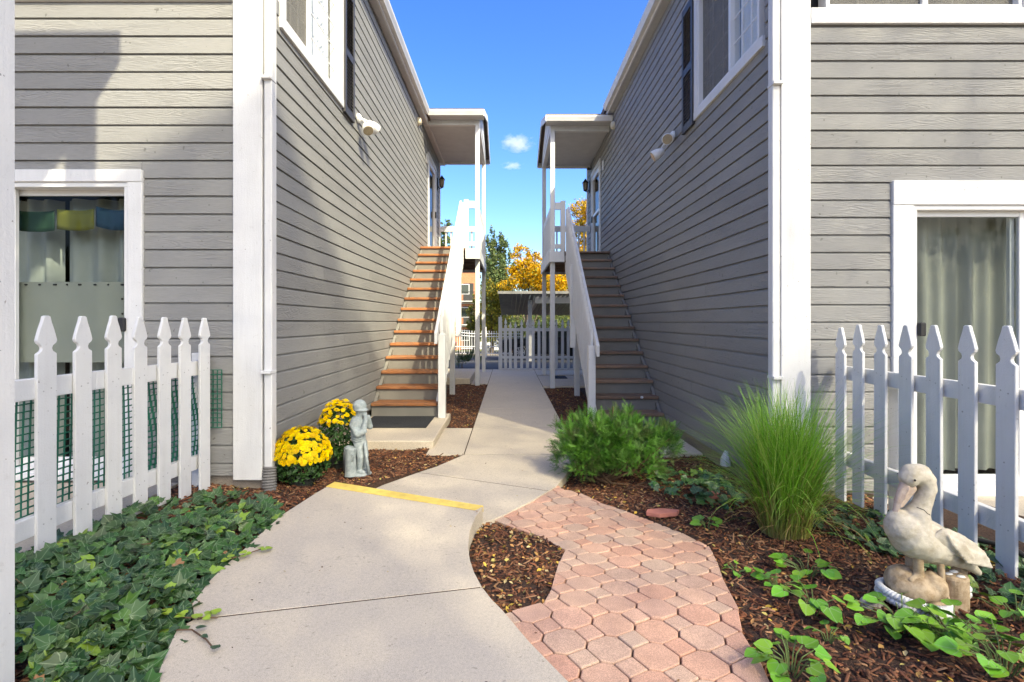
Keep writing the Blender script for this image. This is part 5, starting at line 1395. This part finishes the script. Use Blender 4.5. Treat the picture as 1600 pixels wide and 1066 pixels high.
ivy_patch('sparse ivy trailing over mulch between the juniper and the tall grass', [(1.05, 4.0), (1.2, 4.5), (1.6, 4.4), (1.75, 3.75), (1.5, 3.5), (1.25, 3.6)], 170, .055, .04, 12, 60, None, 8)
ivy_patch('low vine leaves growing along the foot of the right fence', [(1.75, 3.3), (2.3, 3.6), (2.6, 3.2), (2.6, 1.7), (2.2, 1.6), (2.05, 2.1), (1.95, 2.7)], 520, .045, .05, 13, 80, None, 14)

# heart-leaved perennials
hb = []
for i in range(17):
    a = -math.pi + 2 * math.pi * i / 16
    hb.append((.52 * math.sin(a) * (1 - .12 * math.cos(a)), .5 - .5 * math.cos(a) if abs(a) > .45 else .10 + .02 * math.cos(a)))
hb = [(0, .13), (-.14, .01), (-.32, .0), (-.47, .15), (-.50, .38), (-.40, .62), (-.22, .82), (0, 1.0), (.22, .82), (.40, .62), (.50, .38), (.47, .15), (.32, .0), (.14, .01)]
def heart(seed):
    r = random.Random(seed); v = [(0, .30, -.06), (0, .55, -.07)]; f = []
    for x, y in hb: v.append((x, y, .16 * x * x * 2 - .10 * (y - .4) ** 2 + .025 * math.sin(y * 14 + seed) * abs(x) * 2))
    n = len(hb)
    for i in range(n):
        j = (i + 1) % n; c_ = 1 if (hb[i][1] + hb[j][1]) / 2 > .42 else 0; f.append((c_, 2 + j, 2 + i))
    # bridge between the two spine points
    f.append((0, 1, 2 + 4)); f.append((1, 0, 2 + 10))
    return np.array(v), np.array(f), np.array([(p[0], p[1]) for p in v])
hbs = [heart(s) for s in range(4)]
M['heart'] = ivy_mat(); M['heart'].name = 'heart_leaf'
hmes = []
for bv, bf, buv in hbs:
    q = npmesh('leaf', bv, bf, 'heart', None, np.ones((len(bv), 3)), (0, 0, 0), buv); hmes.append(q.data); bpy.data.objects.remove(q)
    hmes[-1].polygons.foreach_set('use_smooth', [True] * len(hmes[-1].polygons))
def clump(label, px, py, z, n, size, spread, h, seed, wide=1.0):
    n = int(n * 1.4); size *= .74; spread *= .92
    r = random.Random(seed); x, d = g2(px, py, z); w = Vector((x, d, z))
    t = thing('heart_leaf_plant', label, 'plant', w, 'heart-leaved plants in the right bed')
    for i in range(n):
        a = r.uniform(0, 6.28); rr = spread * math.sqrt(r.uniform(.05, 1)); hh = h * r.uniform(.45, 1)
        p = w + Vector((rr * math.cos(a) * wide, rr * math.sin(a), hh))
        MB().tube([w + Vector((rr * .2 * math.cos(a), rr * .2 * math.sin(a), -.01)), (w + p) / 2 + Vector((0, 0, hh * .2)), p], .0022, 5).build('stalk', 'stem', t)
        o = bpy.data.objects.new('leaf', r.choice(hmes)); link(o, t, p)
        yaw = a - math.pi / 2 + r.uniform(-.6, .6); s_ = size * r.uniform(.7, 1.2)
        o.rotation_euler = Euler((r.uniform(-.55, .3), r.uniform(-.45, .45), yaw), 'XYZ'); o.scale = (s_ * r.uniform(.95, 1.15), s_, s_)
        k = r.uniform(.7, 1.25); o.color = (0.13 * k * r.uniform(.8, 1.25), 0.30 * k, 0.025 * k, 1)
clump('lone bright green heart-leaved plant next to the paver edge and red flagstone', 1105, 828, .0, 5, .085, .05, .06, 1)
clump('tiny heart-leaved seedling at the paver edge near the tall grass', 1150, 895, .05, 6, .04, .05, .03, 2)
clump('heart-leaved plant growing in mulch below the fountain grass', 1262, 900, .05, 12, .075, .13, .07, 3)
clump('heart-leaved plant left of the one below the grass, with pale leaves', 1215, 920, .06, 8, .06, .09, .05, 4)
clump('heart-leaved plant with broad leaves midway between grass and bottom edge', 1272, 955, .065, 9, .085, .12, .08, 5)
clump('heart-leaved plant beside the bottom corner of the paver path', 1235, 1050, .075, 14, .085, .13, .08, 6)
clump('large heart-leaved plant at the foot of the pelican rope base', 1410, 985, .06, 22, .09, .19, .10, 7)
clump('heart-leaved plant under the pelican stump to the right of the large one', 1490, 1010, .07, 18, .085, .15, .10, 8)
clump('heart-leaved plant in the bottom right corner of the garden bed', 1570, 1050, .08, 18, .09, .17, .11, 9)
clump('heart-leaved plant against the nearest pickets of the right fence', 1590, 975, .07, 10, .07, .12, .09, 10)
clump('small heart-leaved sprig in mulch left of the pelican', 1295, 1000, .07, 5, .04, .08, .04, 11)

# ---------------------------------------------------------------- small things in the beds
def stone(name, label, cat, px, py, z, r, m, seed, flat=1.0, group=None):
    x, d = g2(px, py, z); g = np.random.default_rng(seed); k = MB().ell((x, d, z), r, nu=12, nv=8)
    k.v = [tuple(np.array(v) + g.normal(0, min(r) * .09, 3)) for v in k.v]
    o = k.build(name, m, None, smooth=False); o.modifiers.new('s', 'SUBSURF').render_levels = 1
    return tag(o, label, cat, group)
stone('rock', 'rounded grey rock in front of the pelican statue', 'rock', 1362, 946, .07, (.05, .04, .04), 'rock', 1)
stone('rock', 'small tan rock lying in ivy behind the tall grass', 'rock', 1098, 768, -.02, (.035, .03, .025), 'foundation', 2)
k = MB(); x, d = g2(1032, 806, .0)
k.prism([(x - .10, d - .02, .005), (x - .02, d - .06, .005), (x + .10, d - .03, .005), (x + .13, d + .02, .005), (x + .02, d + .05, .005), (x - .08, d + .03, .005)], (0, 0, .03))
tag(k.build('flagstone', 'redbrick', None, bevel=.006, seg=2), 'flat red flagstone half sunk in mulch by the pavers', 'stone')
x, d = g2(1108, 779, -.01); k = MB().box(x - .05, x + .06, d - .03, d + .03, -.01, .035); o = k.build('brick', 'redbrick', None, bevel=.006); o.rotation_euler.z = .3
tag(o, 'loose brick lying in mulch behind the heart-leaved plant', 'brick')
stone('pebble', 'white pebble lying on a dark stair tread', 'pebble', 1003, 621, .295, (.022, .02, .018), 'vinyl', 3)
x, d = g2(1134, 722, -.0)
k = MB().tube([(x, d, -.03), (x, d, .03), (x + .01, d, .10)], [.05, .045, .02], 7); tag(k.build('plant_marker', 'vinyl', None, smooth=False), 'crumpled white plastic behind the tall grass by the wall', 'plastic')
hose = thing('garden_hose', 'yellow and green garden hose lying behind the right fence pickets', 'hose', (2.45, 2.6, 0.04))
MB().tube([(2.40, 2.78, .05), (2.43, 2.66, .06), (2.46, 2.55, .055), (2.47, 2.45, .045)], .016, 10).build('yellow_end', 'hosey', hose, smooth=True)
MB().tube([(2.47, 2.45, .045), (2.46, 2.3, .04), (2.40, 2.1, .04), (2.50, 1.9, .04)], .014, 10).build('green_length', 'hoseg', hose, smooth=True)
MB().tube([(2.42, 2.95, .06), (2.52, 2.85, .10), (2.56, 2.7, .12), (2.52, 2.5, .11), (2.6, 2.3, .1)], .014, 10).build('dark_loop', 'black', hose, smooth=True)
# trailing ivy runners on the concrete
for (pts_, lab) in (([(275, 985), (300, 985), (322, 1000), (332, 1012)], 'bare ivy runner lying on the concrete with a dark leaf'), ([(265, 960), (290, 966), (318, 966), (340, 966)], 'pale yellow-green ivy shoot lying across the concrete joint'), ([(355, 875), (380, 868), (410, 858)], 'pale ivy shoot creeping onto the walkway beside the ivy')):
    w = [Vector((*g2(px, py, .11), .112)) for px, py in pts_]
    t = thing('ivy_runner', lab, 'ivy', w[0], 'ivy runners on the walkway')
    MB().tube(w, .003, 6).build('vine', 'twig', t)
    for i, p in enumerate(w):
        for q in range(3 if 'bare' not in lab else 1):
            o = bpy.data.objects.new('leaf', hmes[(i + q) % 4]); link(o, t, p + Vector((random.uniform(-.03, .03), random.uniform(-.02, .02), .008)))
            o.scale = (random.uniform(.025, .045),) * 3; o.rotation_euler = (random.uniform(-.2, .2), random.uniform(-.3, .3), random.uniform(0, 6)); o.color = (.25, .36, .03, 1) if 'bare' not in lab else (.03, .07, .03, 1)
# ---------------------------------------------------------------- background
def tree(name, label, c, trunk_h, blobs, n, leaf, cols, seed, group=None, limbs=10, bare=0):
    g = np.random.default_rng(seed); c = np.array(c, float)
    t = thing(name, label, 'tree', tuple(c), group)
    top = max(b[2] + b[5] for b in blobs)
    k = MB(); k.tube([tuple(c), tuple(c + (0.05, 0, trunk_h * .5)), tuple(c + (-.05, 0, trunk_h)), tuple(c + (0.1, 0, top * .8))], [.18, .14, .11, .03], 8)
    for i in range(limbs):
        b = blobs[i % len(blobs)]; e = c + np.array(b[:3]) + g.normal(0, .4, 3) * np.array(b[3:6]); s0 = c + np.array([0, 0, trunk_h * g.uniform(.6, 1.3)])
        k.tube([tuple(s0), tuple((s0 + e) / 2 + np.array([0, 0, .2])), tuple(e)], [.06, .04, .012], 5)
    for i in range(bare):
        b = blobs[i % len(blobs)]; s0 = c + np.array(b[:3]) + np.array([0, 0, b[5] * .4]); e = s0 + np.array([g.normal(0, .5), g.normal(0, .3), g.uniform(.5, 1.4)]) * b[5] * .5
        k.tube([tuple(s0), tuple((s0 + e) / 2 + g.normal(0, .06, 3)), tuple(e)], [.022, .015, .006], 4)
    k.build('trunk', 'bark', t)
    Vs = []; tot = sum(b[3] * b[4] * b[5] for b in blobs); P, D = [], []
    for b in blobs:
        kk = max(20, int(n * b[3] * b[4] * b[5] / tot))
        # leaves gather in tufts inside the blob
        nt_ = max(6, kk // 45); td = g.normal(0, 1, (nt_, 3)); td /= np.linalg.norm(td, axis=1, keepdims=True); td *= g.uniform(.3, 1, (nt_, 1)) ** .5
        idx = g.integers(0, nt_, kk); p = (td[idx] + g.normal(0, .15, (kk, 3))) * np.array(b[3:6]); P.append(c + np.array(b[:3]) + p); D.append(p)
    P = np.concatenate(P); D = np.concatenate(D); kk = len(P)
    nr = g.normal(0, 1, (kk, 3)) + np.array([0, 0, .5])
    col = np.array(cols)[g.integers(0, len(cols), kk)] * g.uniform(.65, 1.3, (kk, 1))
    lq = np.array([(-.4, 0, .05), (0, -.6, 0), (.4, 0, .05), (0, .6, 0)]); fq = np.array([(0, 1, 2, 3)])
    v, f, cc = scatter(lq, fq, P, frames(nr, g.uniform(0, 6.28, kk)), leaf * g.uniform(.6, 1.4, kk), col)
    tag(npmesh('crown', v, f, 'treefol', t, cc, c), kind='stuff')
    return t
def at(px, py, d): return ((px - 795) * d / 830, d, CAMZ - (py - 503) * d / 830)
GREEN = [(0.09, 0.14, 0.05), (0.13, 0.18, 0.06), (0.07, 0.11, 0.045), (0.17, 0.20, 0.08)]
YG = [(0.16, 0.17, 0.03), (0.22, 0.20, 0.03), (0.10, 0.13, 0.03), (0.30, 0.23, 0.03)]
YEL = [(0.62, 0.34, 0.012), (0.70, 0.42, 0.015), (0.55, 0.28, 0.01), (0.50, 0.36, 0.03), (0.16, 0.19, 0.03)]
def blob(px, py, d, rx, rz, base): x, y, z = at(px, py, d); return (x - base[0], y - base[1], z - base[2], rx, max(rx, .5), rz)
def tr(label, d, px, trunk, bl, n, leaf, cols, seed, name='tree', bare=0):
    base = ((px - 795) * d / 830, d, slope(d))
    return tree(name, label, base, trunk, [blob(a, b_, d + dd, rx, rz, base) for a, b_, rx, rz, dd in bl], n, leaf, cols, seed, 'trees beyond the parking lot', bare=bare)
tr('tall dark green poplar tree behind the left porch posts', 46, 770, 3, [(768, 375, .45, 1.2, 0), (778, 385, .6, 1.6, .5), (788, 395, .55, 1.4, 0), (774, 420, 1.0, 1.6, 0), (764, 400, .6, 1.5, 0), (776, 445, 1.2, 1.6, 0)], 9000, .16, GREEN, 21, 'poplar_tree')
tr('yellowing green tree below the poplar behind the left porch', 40, 768, 1.5, [(768, 465, 1.1, 1.3, 0), (774, 495, 1.2, 1.2, 0), (762, 500, .9, 1.2, .4), (782, 470, .8, 1.0, 0), (770, 520, 1.0, .8, 0)], 9000, .13, YG, 22, 'maple_tree')
tr('bright yellow autumn tree rising above the carport roof', 37, 825, 2.0, [(815, 400, .7, .7, 0), (832, 408, .7, .7, 0), (825, 425, 1.3, .8, 0), (800, 445, 1.0, .5, 0), (842, 440, 1.1, .9, 0), (865, 445, 1.2, .9, 0), (880, 450, .8, .7, 0), (812, 425, .6, .5, 0)], 15000, .105, YEL + YEL[:2], 23, 'ash_tree', 12)
tr('tall golden autumn tree seen behind the right porch railing', 30, 918, 3.0, [(912, 330, .75, .8, 0), (922, 355, .8, .8, 0), (908, 370, .6, .6, .3), (918, 400, .9, .9, 0), (905, 415, .6, .5, 0), (935, 380, 1, 1, 0), (930, 330, .8, .9, 0), (900, 350, .35, .3, 0)], 14000, .085, YEL, 24, 'ash_tree', 18)
tr('leafy green tree seen through the left porch railing', 34, 692, 3, [(694, 350, .55, .22, 0), (688, 365, .6, .6, 0), (697, 380, .6, .4, 0), (684, 400, 1, .9, 0)], 4000, .10, [(0.12, 0.16, 0.03), (0.09, 0.13, 0.03)], 25)
tr('small olive tree in front of the brick apartment block', 42, 741, 1.2, [(738, 490, .5, .6, 0), (744, 505, .6, .7, 0), (736, 508, .45, .5, 0), (748, 470, .5, .7, 0)], 4200, .10, YG[:3], 26)
tr('dark green bushes behind the carport and fence', 44, 800, .6, [(800, 515, 1.2, .8, 0), (815, 510, 1.3, 1.0, 0), (790, 505, 1, 1.1, 0), (835, 508, 1.6, .8, 0), (870, 500, 2.5, 1.2, 0)], 9000, .13, GREEN + YG[:1], 27, 'bush')
tr('pale green tree low behind the yellow autumn tree', 52, 810, 1.5, [(805, 430, 1.2, 1.2, 0), (840, 440, 2, 1.5, 0), (870, 430, 2, 1.6, 0), (800, 470, 1.6, 1.2, 0)], 9000, .16, GREEN + YG[:2], 28)
# far tree line, one mass
g = np.random.default_rng(9); Vs = []; n = 26000
x = g.uniform(-120, 120, n); y = g.uniform(85, 130, n); hh = 5 + 2.2 * np.sin(x * .11) + 1.5 * np.sin(x * .31 + 1); z = slope(99) + g.uniform(0, 1, n) ** .7 * hh
col = np.array(GREEN + YG[:2])[g.integers(0, 6, n)] * g.uniform(.6, 1.2, (n, 1))
v, f, cc = scatter(np.array([(-.5, 0, .1), (0, -.5, 0), (.5, 0, .1), (0, .5, 0)]), np.array([(0, 1, 2, 3)]), np.stack([x, y, z], 1), frames(g.normal(0, 1, (n, 3)), g.uniform(0, 6, n)), g.uniform(.5, 1.1, n), cc if False else col)
v2 = v * np.array([1, -.5, 2.6]) - np.array([0, 5, 0]); v = np.concatenate([v, v2]); f = np.concatenate([f, f + len(v2)]); cc = np.concatenate([cc, cc])  # taller row behind the camera, added to block horizon glow in the patio glass
tag(npmesh('tree_line', v, f, 'treefol', None, cc, (0, 0, 0)), 'distant line of trees along the horizon, plus an added unseen row behind the camera', 'trees', kind='stuff')
shrub('hedge_shrub', 'low rounded green shrub beyond the left porch posts', (-1.30, 14.7, 0.0), [(-.15, 0, .18, .4, .35, .24), (.2, .1, .17, .35, .35, .22)], 900, .11, [(0.05, 0.10, 0.025), (0.07, 0.13, 0.03), (0.04, 0.08, 0.02)], 31, .8, 5)

# brick apartment block
bd_ = 62; X0, Z0 = -18.0, slope(62); X1 = (742 - 795) * bd_ / 830; top_ = CAMZ + (503 - 424) * bd_ / 830
BK = thing('brick_building', 'orange brick apartment block behind the iron fence', 'building', ((X0 + X1) / 2, bd_, Z0))
bx('wall', 'brick', BK, X0, X1, bd_, bd_ + 10, Z0 - .3, top_, 0)
bx('roof', 'shingle', BK, X0 - .2, X1 + .2, bd_ - .2, bd_ + 10.2, top_ + .002, top_ + .35, 0)
for zf in (Z0 + 2.7, Z0 + 5.4):
    bx('floor_band', 'soffit', BK, X0, X1 + .01, bd_ - .05, bd_ - .002, zf, zf + .16, 0)
for fl in range(3):
    zb = Z0 + .3 + fl * 2.7
    bal = bpy.data.objects.new('balcony', None); link(bal, BK, (X1 - 1, bd_, zb))
    bx('slab', 'soffit', bal, X1 - 1.5, X1 + .3, bd_ - 1.3, bd_ - .06, zb - .1, zb, 0)
    bx('opening', 'dark', bal, X1 - 1.35, X1 - .15, bd_ - .02, bd_ - .001, zb + .02, zb + 2.1, 0)
    for i in range(12): xx = X1 - 1.48 + i * .155; bx('rail_bar', 'bronze', bal, xx, xx + .03, bd_ - 1.29, bd_ - 1.26, zb, zb + 1.0, 0)
    bx('rail', 'bronze', bal, X1 - 1.5, X1 + .3, bd_ - 1.3, bd_ - 1.25, zb + 1.0, zb + 1.06, 0)
    for xw_ in (-5.6, -8.5, -11.5):
        w_ = bx('window', 'vinyl', BK, xw_, xw_ + 1.0, bd_ - .04, bd_ - .003, zb + .8, zb + 2.0, 0)
        bx('pane', 'carglass', w_, xw_ + .07, xw_ + .93, bd_ - .05, bd_ - .041, zb + .87, zb + 1.93, 0)

# white iron fence with a swooping gate
IF = thing('iron_fence', 'white iron bar fence along the far edge of the parking lot', 'fence', (-2, 27, slope(27)))
yF = 27.0; zb = slope(27)
def itop(x):
    t_ = (x + 3.2) / 1.8
    return zb + 1.30 + (0.20 * max(0, 1 - t_) ** 2 if t_ < 1 else 0) + (.12 if x < -3.2 else 0)
x = -5.5
while x < 0.6:
    zt = itop(x); k = MB().box(x - .011, x + .011, yF - .011, yF + .011, zb + .10, zt); k.prism([(x - .016, yF - .01, zt), (x + .016, yF - .01, zt), (x, yF - .01, zt + .07)], (0, .02, 0))
    k.build('bar', 'vinyl', IF); x += .125
for dz in (-.10, -.24):
    MB().tube([(xx, yF - .03, itop(xx) + dz) for xx in np.linspace(-5.5, .6, 40)], .02, 6).build('rail', 'vinyl', IF)
for zz_ in (.20, .55): bx('rail', 'vinyl', IF, -5.5, .6, yF - .05, yF - .012, zb + zz_ - .02, zb + zz_ + .02)
for xx in (-4.2, -1.2): bx('post', 'vinyl', IF, xx - .06, xx + .06, yF - .06, yF + .06, zb, zb + 1.55)
tag(bx('kerb', 'foundation', None, -9, 9, 33.6, 34.0, slope(34) - .1, slope(34) + .12), kind='structure')

# carport
CP = thing('carport', 'grey corrugated metal carport roof over the parked black car', 'carport', (3, 23, slope(23)))
ax0, ax1 = at(779, 456, 19.5), at(905, 462, 19.5); by = 27.5; zbk = CAMZ + (503 - 491) * by / 830
xl, xr = ax0[0], 9.0; zf = ax0[2]
k = MB(); nrib = 110; dz = 0.028
for i in range(nrib):
    xa = xl + (xr - xl) * i / nrib; xb = xl + (xr - xl) * (i + 1) / nrib; o_ = dz if i % 2 else 0.0
    k.prism([(xa, 19.5, zf - .06 + o_ - .002 * (xa - xl)), (xb, 19.5, zf - .06 + o_ - .002 * (xb - xl)), (xb, 19.5, zf - .05 + o_ + .004), (xa, 19.5, zf - .05 + o_ + .004)], (0, by - 19.5, zbk - zf))
tag(k.build('corrugated_roof', 'corr', CP))
bx('fascia', 'corr', CP, xl - .03, xr, 19.44, 19.495, zf - .08, zf + .02)
x0b = (836 - 795) * 20.5 / 830
MB().prism([(x0b, 20.5, CAMZ + (503 - 462.5) * 20.5 / 830), (xr - .5, 20.5, CAMZ + (503 - 462.5) * 20.5 / 830), (xr - .5, 20.5, CAMZ + (503 - 474) * 20.5 / 830), (x0b, 20.5, CAMZ + (503 - 474) * 20.5 / 830)], (0, .12, 0)).build('beam', 'vinyl', CP)
MB().prism([(x0b, 20.62, CAMZ + (503 - 463) * 20.5 / 830), (x0b, 20.62, CAMZ + (503 - 474) * 20.5 / 830), (x0b, 26.5, zbk + .02), (x0b, 26.5, zbk + .25)], (.12, 0, 0)).build('beam', 'steel', CP)
for px in (828, 925): xx = (px - 795) * 21 / 830; bx('post', 'steel', CP, xx - .075, xx + .075, 20.9, 21.05, slope(21) - .05, zf - .25)

# cars
def car(label, c, rz, paint, L=4.5, rimm='rim', Hh=1.45):
    t = thing('parked_car', label, 'car', c, 'parked cars'); t.rotation_euler.z = rz
    c = Vector(c); W2 = .88
    def sect(pts_, y0, y1, nm, m, par=t, bev=.03, inset_=0.0):
        k = MB()
        a = [(x, y0, z) for x, z in pts_]; k.prism(a, (0, y1 - y0, 0)); k.v = [tuple(Vector(v) + c) for v in k.v]
        return k.build(nm, m, par, bevel=bev, seg=2)
    body = [(-2.2, .35), (-2.25, .6), (-2.2, .88), (-1.5, .97), (-.9, 1.0), (1.35, 1.02), (2.05, .98), (2.22, .85), (2.25, .5), (2.15, .30), (1.78, .30)]
    def arch(cx, r=.36): return [(cx + r * math.cos(a), .30 + r * math.sin(a)) for a in np.linspace(0.05, math.pi - .05, 9)]
    body += arch(1.38) + [(1.0, .25), (-.98, .25)] + arch(-1.36) + [(-1.75, .32)]
    o = sect(body, -W2, W2, 'body', paint, bev=.06)
    cab = [(-.95, 1.0), (-.35, 1.38), (.1, Hh), (.9, Hh - .02), (1.35, 1.32), (1.95, 1.0)]
    k = MB(); n = len(cab)
    for s, w2 in ((-1, 1), (1, 1)):
        for x, z in cab: k.v.append((x, s * (W2 - .03 - (z - 1.0) * .38), z))
    k.f = [tuple(range(n))[::-1], tuple(range(n, 2 * n))] + [(i, (i + 1) % n, n + (i + 1) % n, n + i) for i in range(n)]
    k.v = [tuple(Vector(v) + c) for v in k.v]; k.build('cabin', paint, t, bevel=.04, seg=2)
    for s in (-1, 1):
        for poly in ([(-.72, 1.03), (-.27, 1.33), (.08, 1.38), (.28, 1.38), (.28, 1.03)], [(.34, 1.03), (.34, 1.38), (.85, 1.36), (1.22, 1.26), (1.6, 1.03)]):
            k = MB(); q = [(x, s * (W2 - .03 - (z - 1.0) * .38 + .004), z) for x, z in poly]; k.prism(q, (0, s * .004, 0)); k.v = [tuple(Vector(v) + c) for v in k.v]; k.build('side_window', 'carglass', t)
        k = MB().box(.95, 1.1, s * (W2 + .002), s * (W2 + .025), .78, .82) if False else MB().box(.1, .25, min(s * W2, s * (W2 + .03)), max(s * W2, s * (W2 + .03)), .8, .84)
        k.v = [tuple(Vector(v) + c) for v in k.v]; k.build('door_handle', paint, t)
        k = MB().ell((-.62, s * (W2 + .09), 1.06), (.09, .09, .065)); k.v = [tuple(Vector(v) + c) for v in k.v]; k.build('mirror', paint, t, smooth=True)
        k = MB().ell((-2.16, s * .64, .74), (.10, .17, .07)); k.v = [tuple(Vector(v) + c) for v in k.v]; k.build('headlight', 'vinyl', t, smooth=True)
        k = MB().ell((2.17, s * .68, .82), (.09, .15, .07)); k.v = [tuple(Vector(v) + c) for v in k.v]; k.build('tail_light', 'lampred', t, smooth=True)
    for pol in ([(-.99, 1.01), (-.42, 1.385)], [(1.98, 1.01), (1.42, 1.33)]):
        (xa, za), (xb, zb_) = pol; off = -.006 if xa < 0 else .006
        k = MB().prism([(xa + off, -.72, za), (xa + off, .72, za), (xb + off, .60, zb_), (xb + off, -.60, zb_)], (off, 0, .004)); k.v = [tuple(Vector(v) + c) for v in k.v]; k.build('windscreen', 'carglass', t)
    for cx in (-1.36, 1.38):
        for s in (-1, 1):
            ctr = c + Vector((cx, s * .79, .32)); wv = Vector((0, s * .1, 0))
            w_ = bpy.data.objects.new('wheel', None); link(w_, t, ctr)
            MB().tube([ctr - wv, ctr - wv * .8, ctr + wv * .8, ctr + wv], [.29, .32, .32, .29], 24).build('tyre', 'tyre', w_)
            MB().tube([ctr + wv * 1.005, ctr + wv * 1.02], [.235, .23], 20).build('rim_well', 'black', w_)
            for q in range(7):
                a = q * 2 * math.pi / 7; d1 = Vector((math.cos(a), 0, math.sin(a))); d2 = Vector((-math.sin(a), 0, math.cos(a)))
                p_ = ctr + wv * 1.02
                MB().prism([p_ + d2 * .022, p_ - d2 * .022, p_ + d1 * .22 - d2 * .036, p_ + d1 * .22 + d2 * .036], wv * .12).build('spoke', rimm, w_)
            MB().tube([ctr + wv * 1.02, ctr + wv * 1.16], [.055, .045], 10).build('hub', rimm, w_)
            MB().tube([ctr + wv * 1.0 + Vector((.235 * math.cos(a), 0, .235 * math.sin(a))) for a in np.linspace(0, 2 * math.pi, 25)], .016, 5).build('rim', rimm, w_)
    return t
car('glossy black car parked under the carport behind the far picket fence', ((852 - 795) * 27 / 830, 25.6, slope(25.6)), 0, 'paint_black')
car('dark maroon car parked beyond the black car near the carport edge', (2.25, 32.4, slope(32.4)), 0, 'paint_maroon')
car('white car parked on the street beyond the iron fence', ((786 - 795) * 46 / 830 + .1, 45, slope(45)), 0, 'paint_white')
car('red car parked on the street behind the swooping iron fence', ((700 - 795) * 47 / 830 - 1.4, 45.5, slope(45.5)), 0, 'paint_red')

# clouds
def cloud_mat(name, dens, seed):
    m = bpy.data.materials.new(name); m.use_nodes = True; t = m.node_tree; t.nodes.remove(t.nodes['Principled BSDF'])
    pv = t.nodes.new('ShaderNodeVolumePrincipled'); pv.inputs['Color'].default_value = (1, 1, 1, 1); pv.inputs['Anisotropy'].default_value = 0.2
    tc = t.nodes.new('ShaderNodeTexCoord'); mp = t.nodes.new('ShaderNodeMapping'); mp.inputs['Location'].default_value = (seed, 0, 0); t.links.new(tc.outputs['Generated'], mp.inputs[0])
    nz = noise(t, mp.outputs[0], 4.2, 6, .62)
    gd = t.nodes.new('ShaderNodeVectorMath'); gd.operation = 'DISTANCE'; gd.inputs[1].default_value = (.5, .5, .42); t.links.new(tc.outputs['Generated'], gd.inputs[0])
    fall = mth(t, 'SUBTRACT', .40, gd.outputs['Value'])
    dd = mth(t, 'ADD', mth(t, 'MULTIPLY', fall, 1.9), mth(t, 'MULTIPLY', mth(t, 'SUBTRACT', nz, .52), 2.6))
    dn = mth(t, 'MULTIPLY', mth(t, 'MAXIMUM', dd, 0.0), dens)
    t.links.new(dn, pv.inputs['Density']); t.links.new(pv.outputs[0], t.nodes['Material Output'].inputs['Volume']); return m
for px, py, w_, h_, sd, lab in ((808, 222, 48, 22, 1.0, 'larger white puffy cloud in the blue gap between the roofs'), (800, 258, 30, 11, 7.3, 'smaller faint cloud below the puffy cloud')):
    c = at(px, py, 600); sx, sz = w_ * 600 / 830 / 2 * 1.35, h_ * 600 / 830 / 2 * 1.5
    M['cloud'] = cloud_mat('cloud_vapour', .10, sd)
    o = MB().ell((0, 0, 0), (sx, sx * .7, sz), nu=24, nv=14).build('cloud', 'cloud', None, w=(0, 0, 0)); o.location = c
    tag(o, lab, 'cloud', 'clouds')
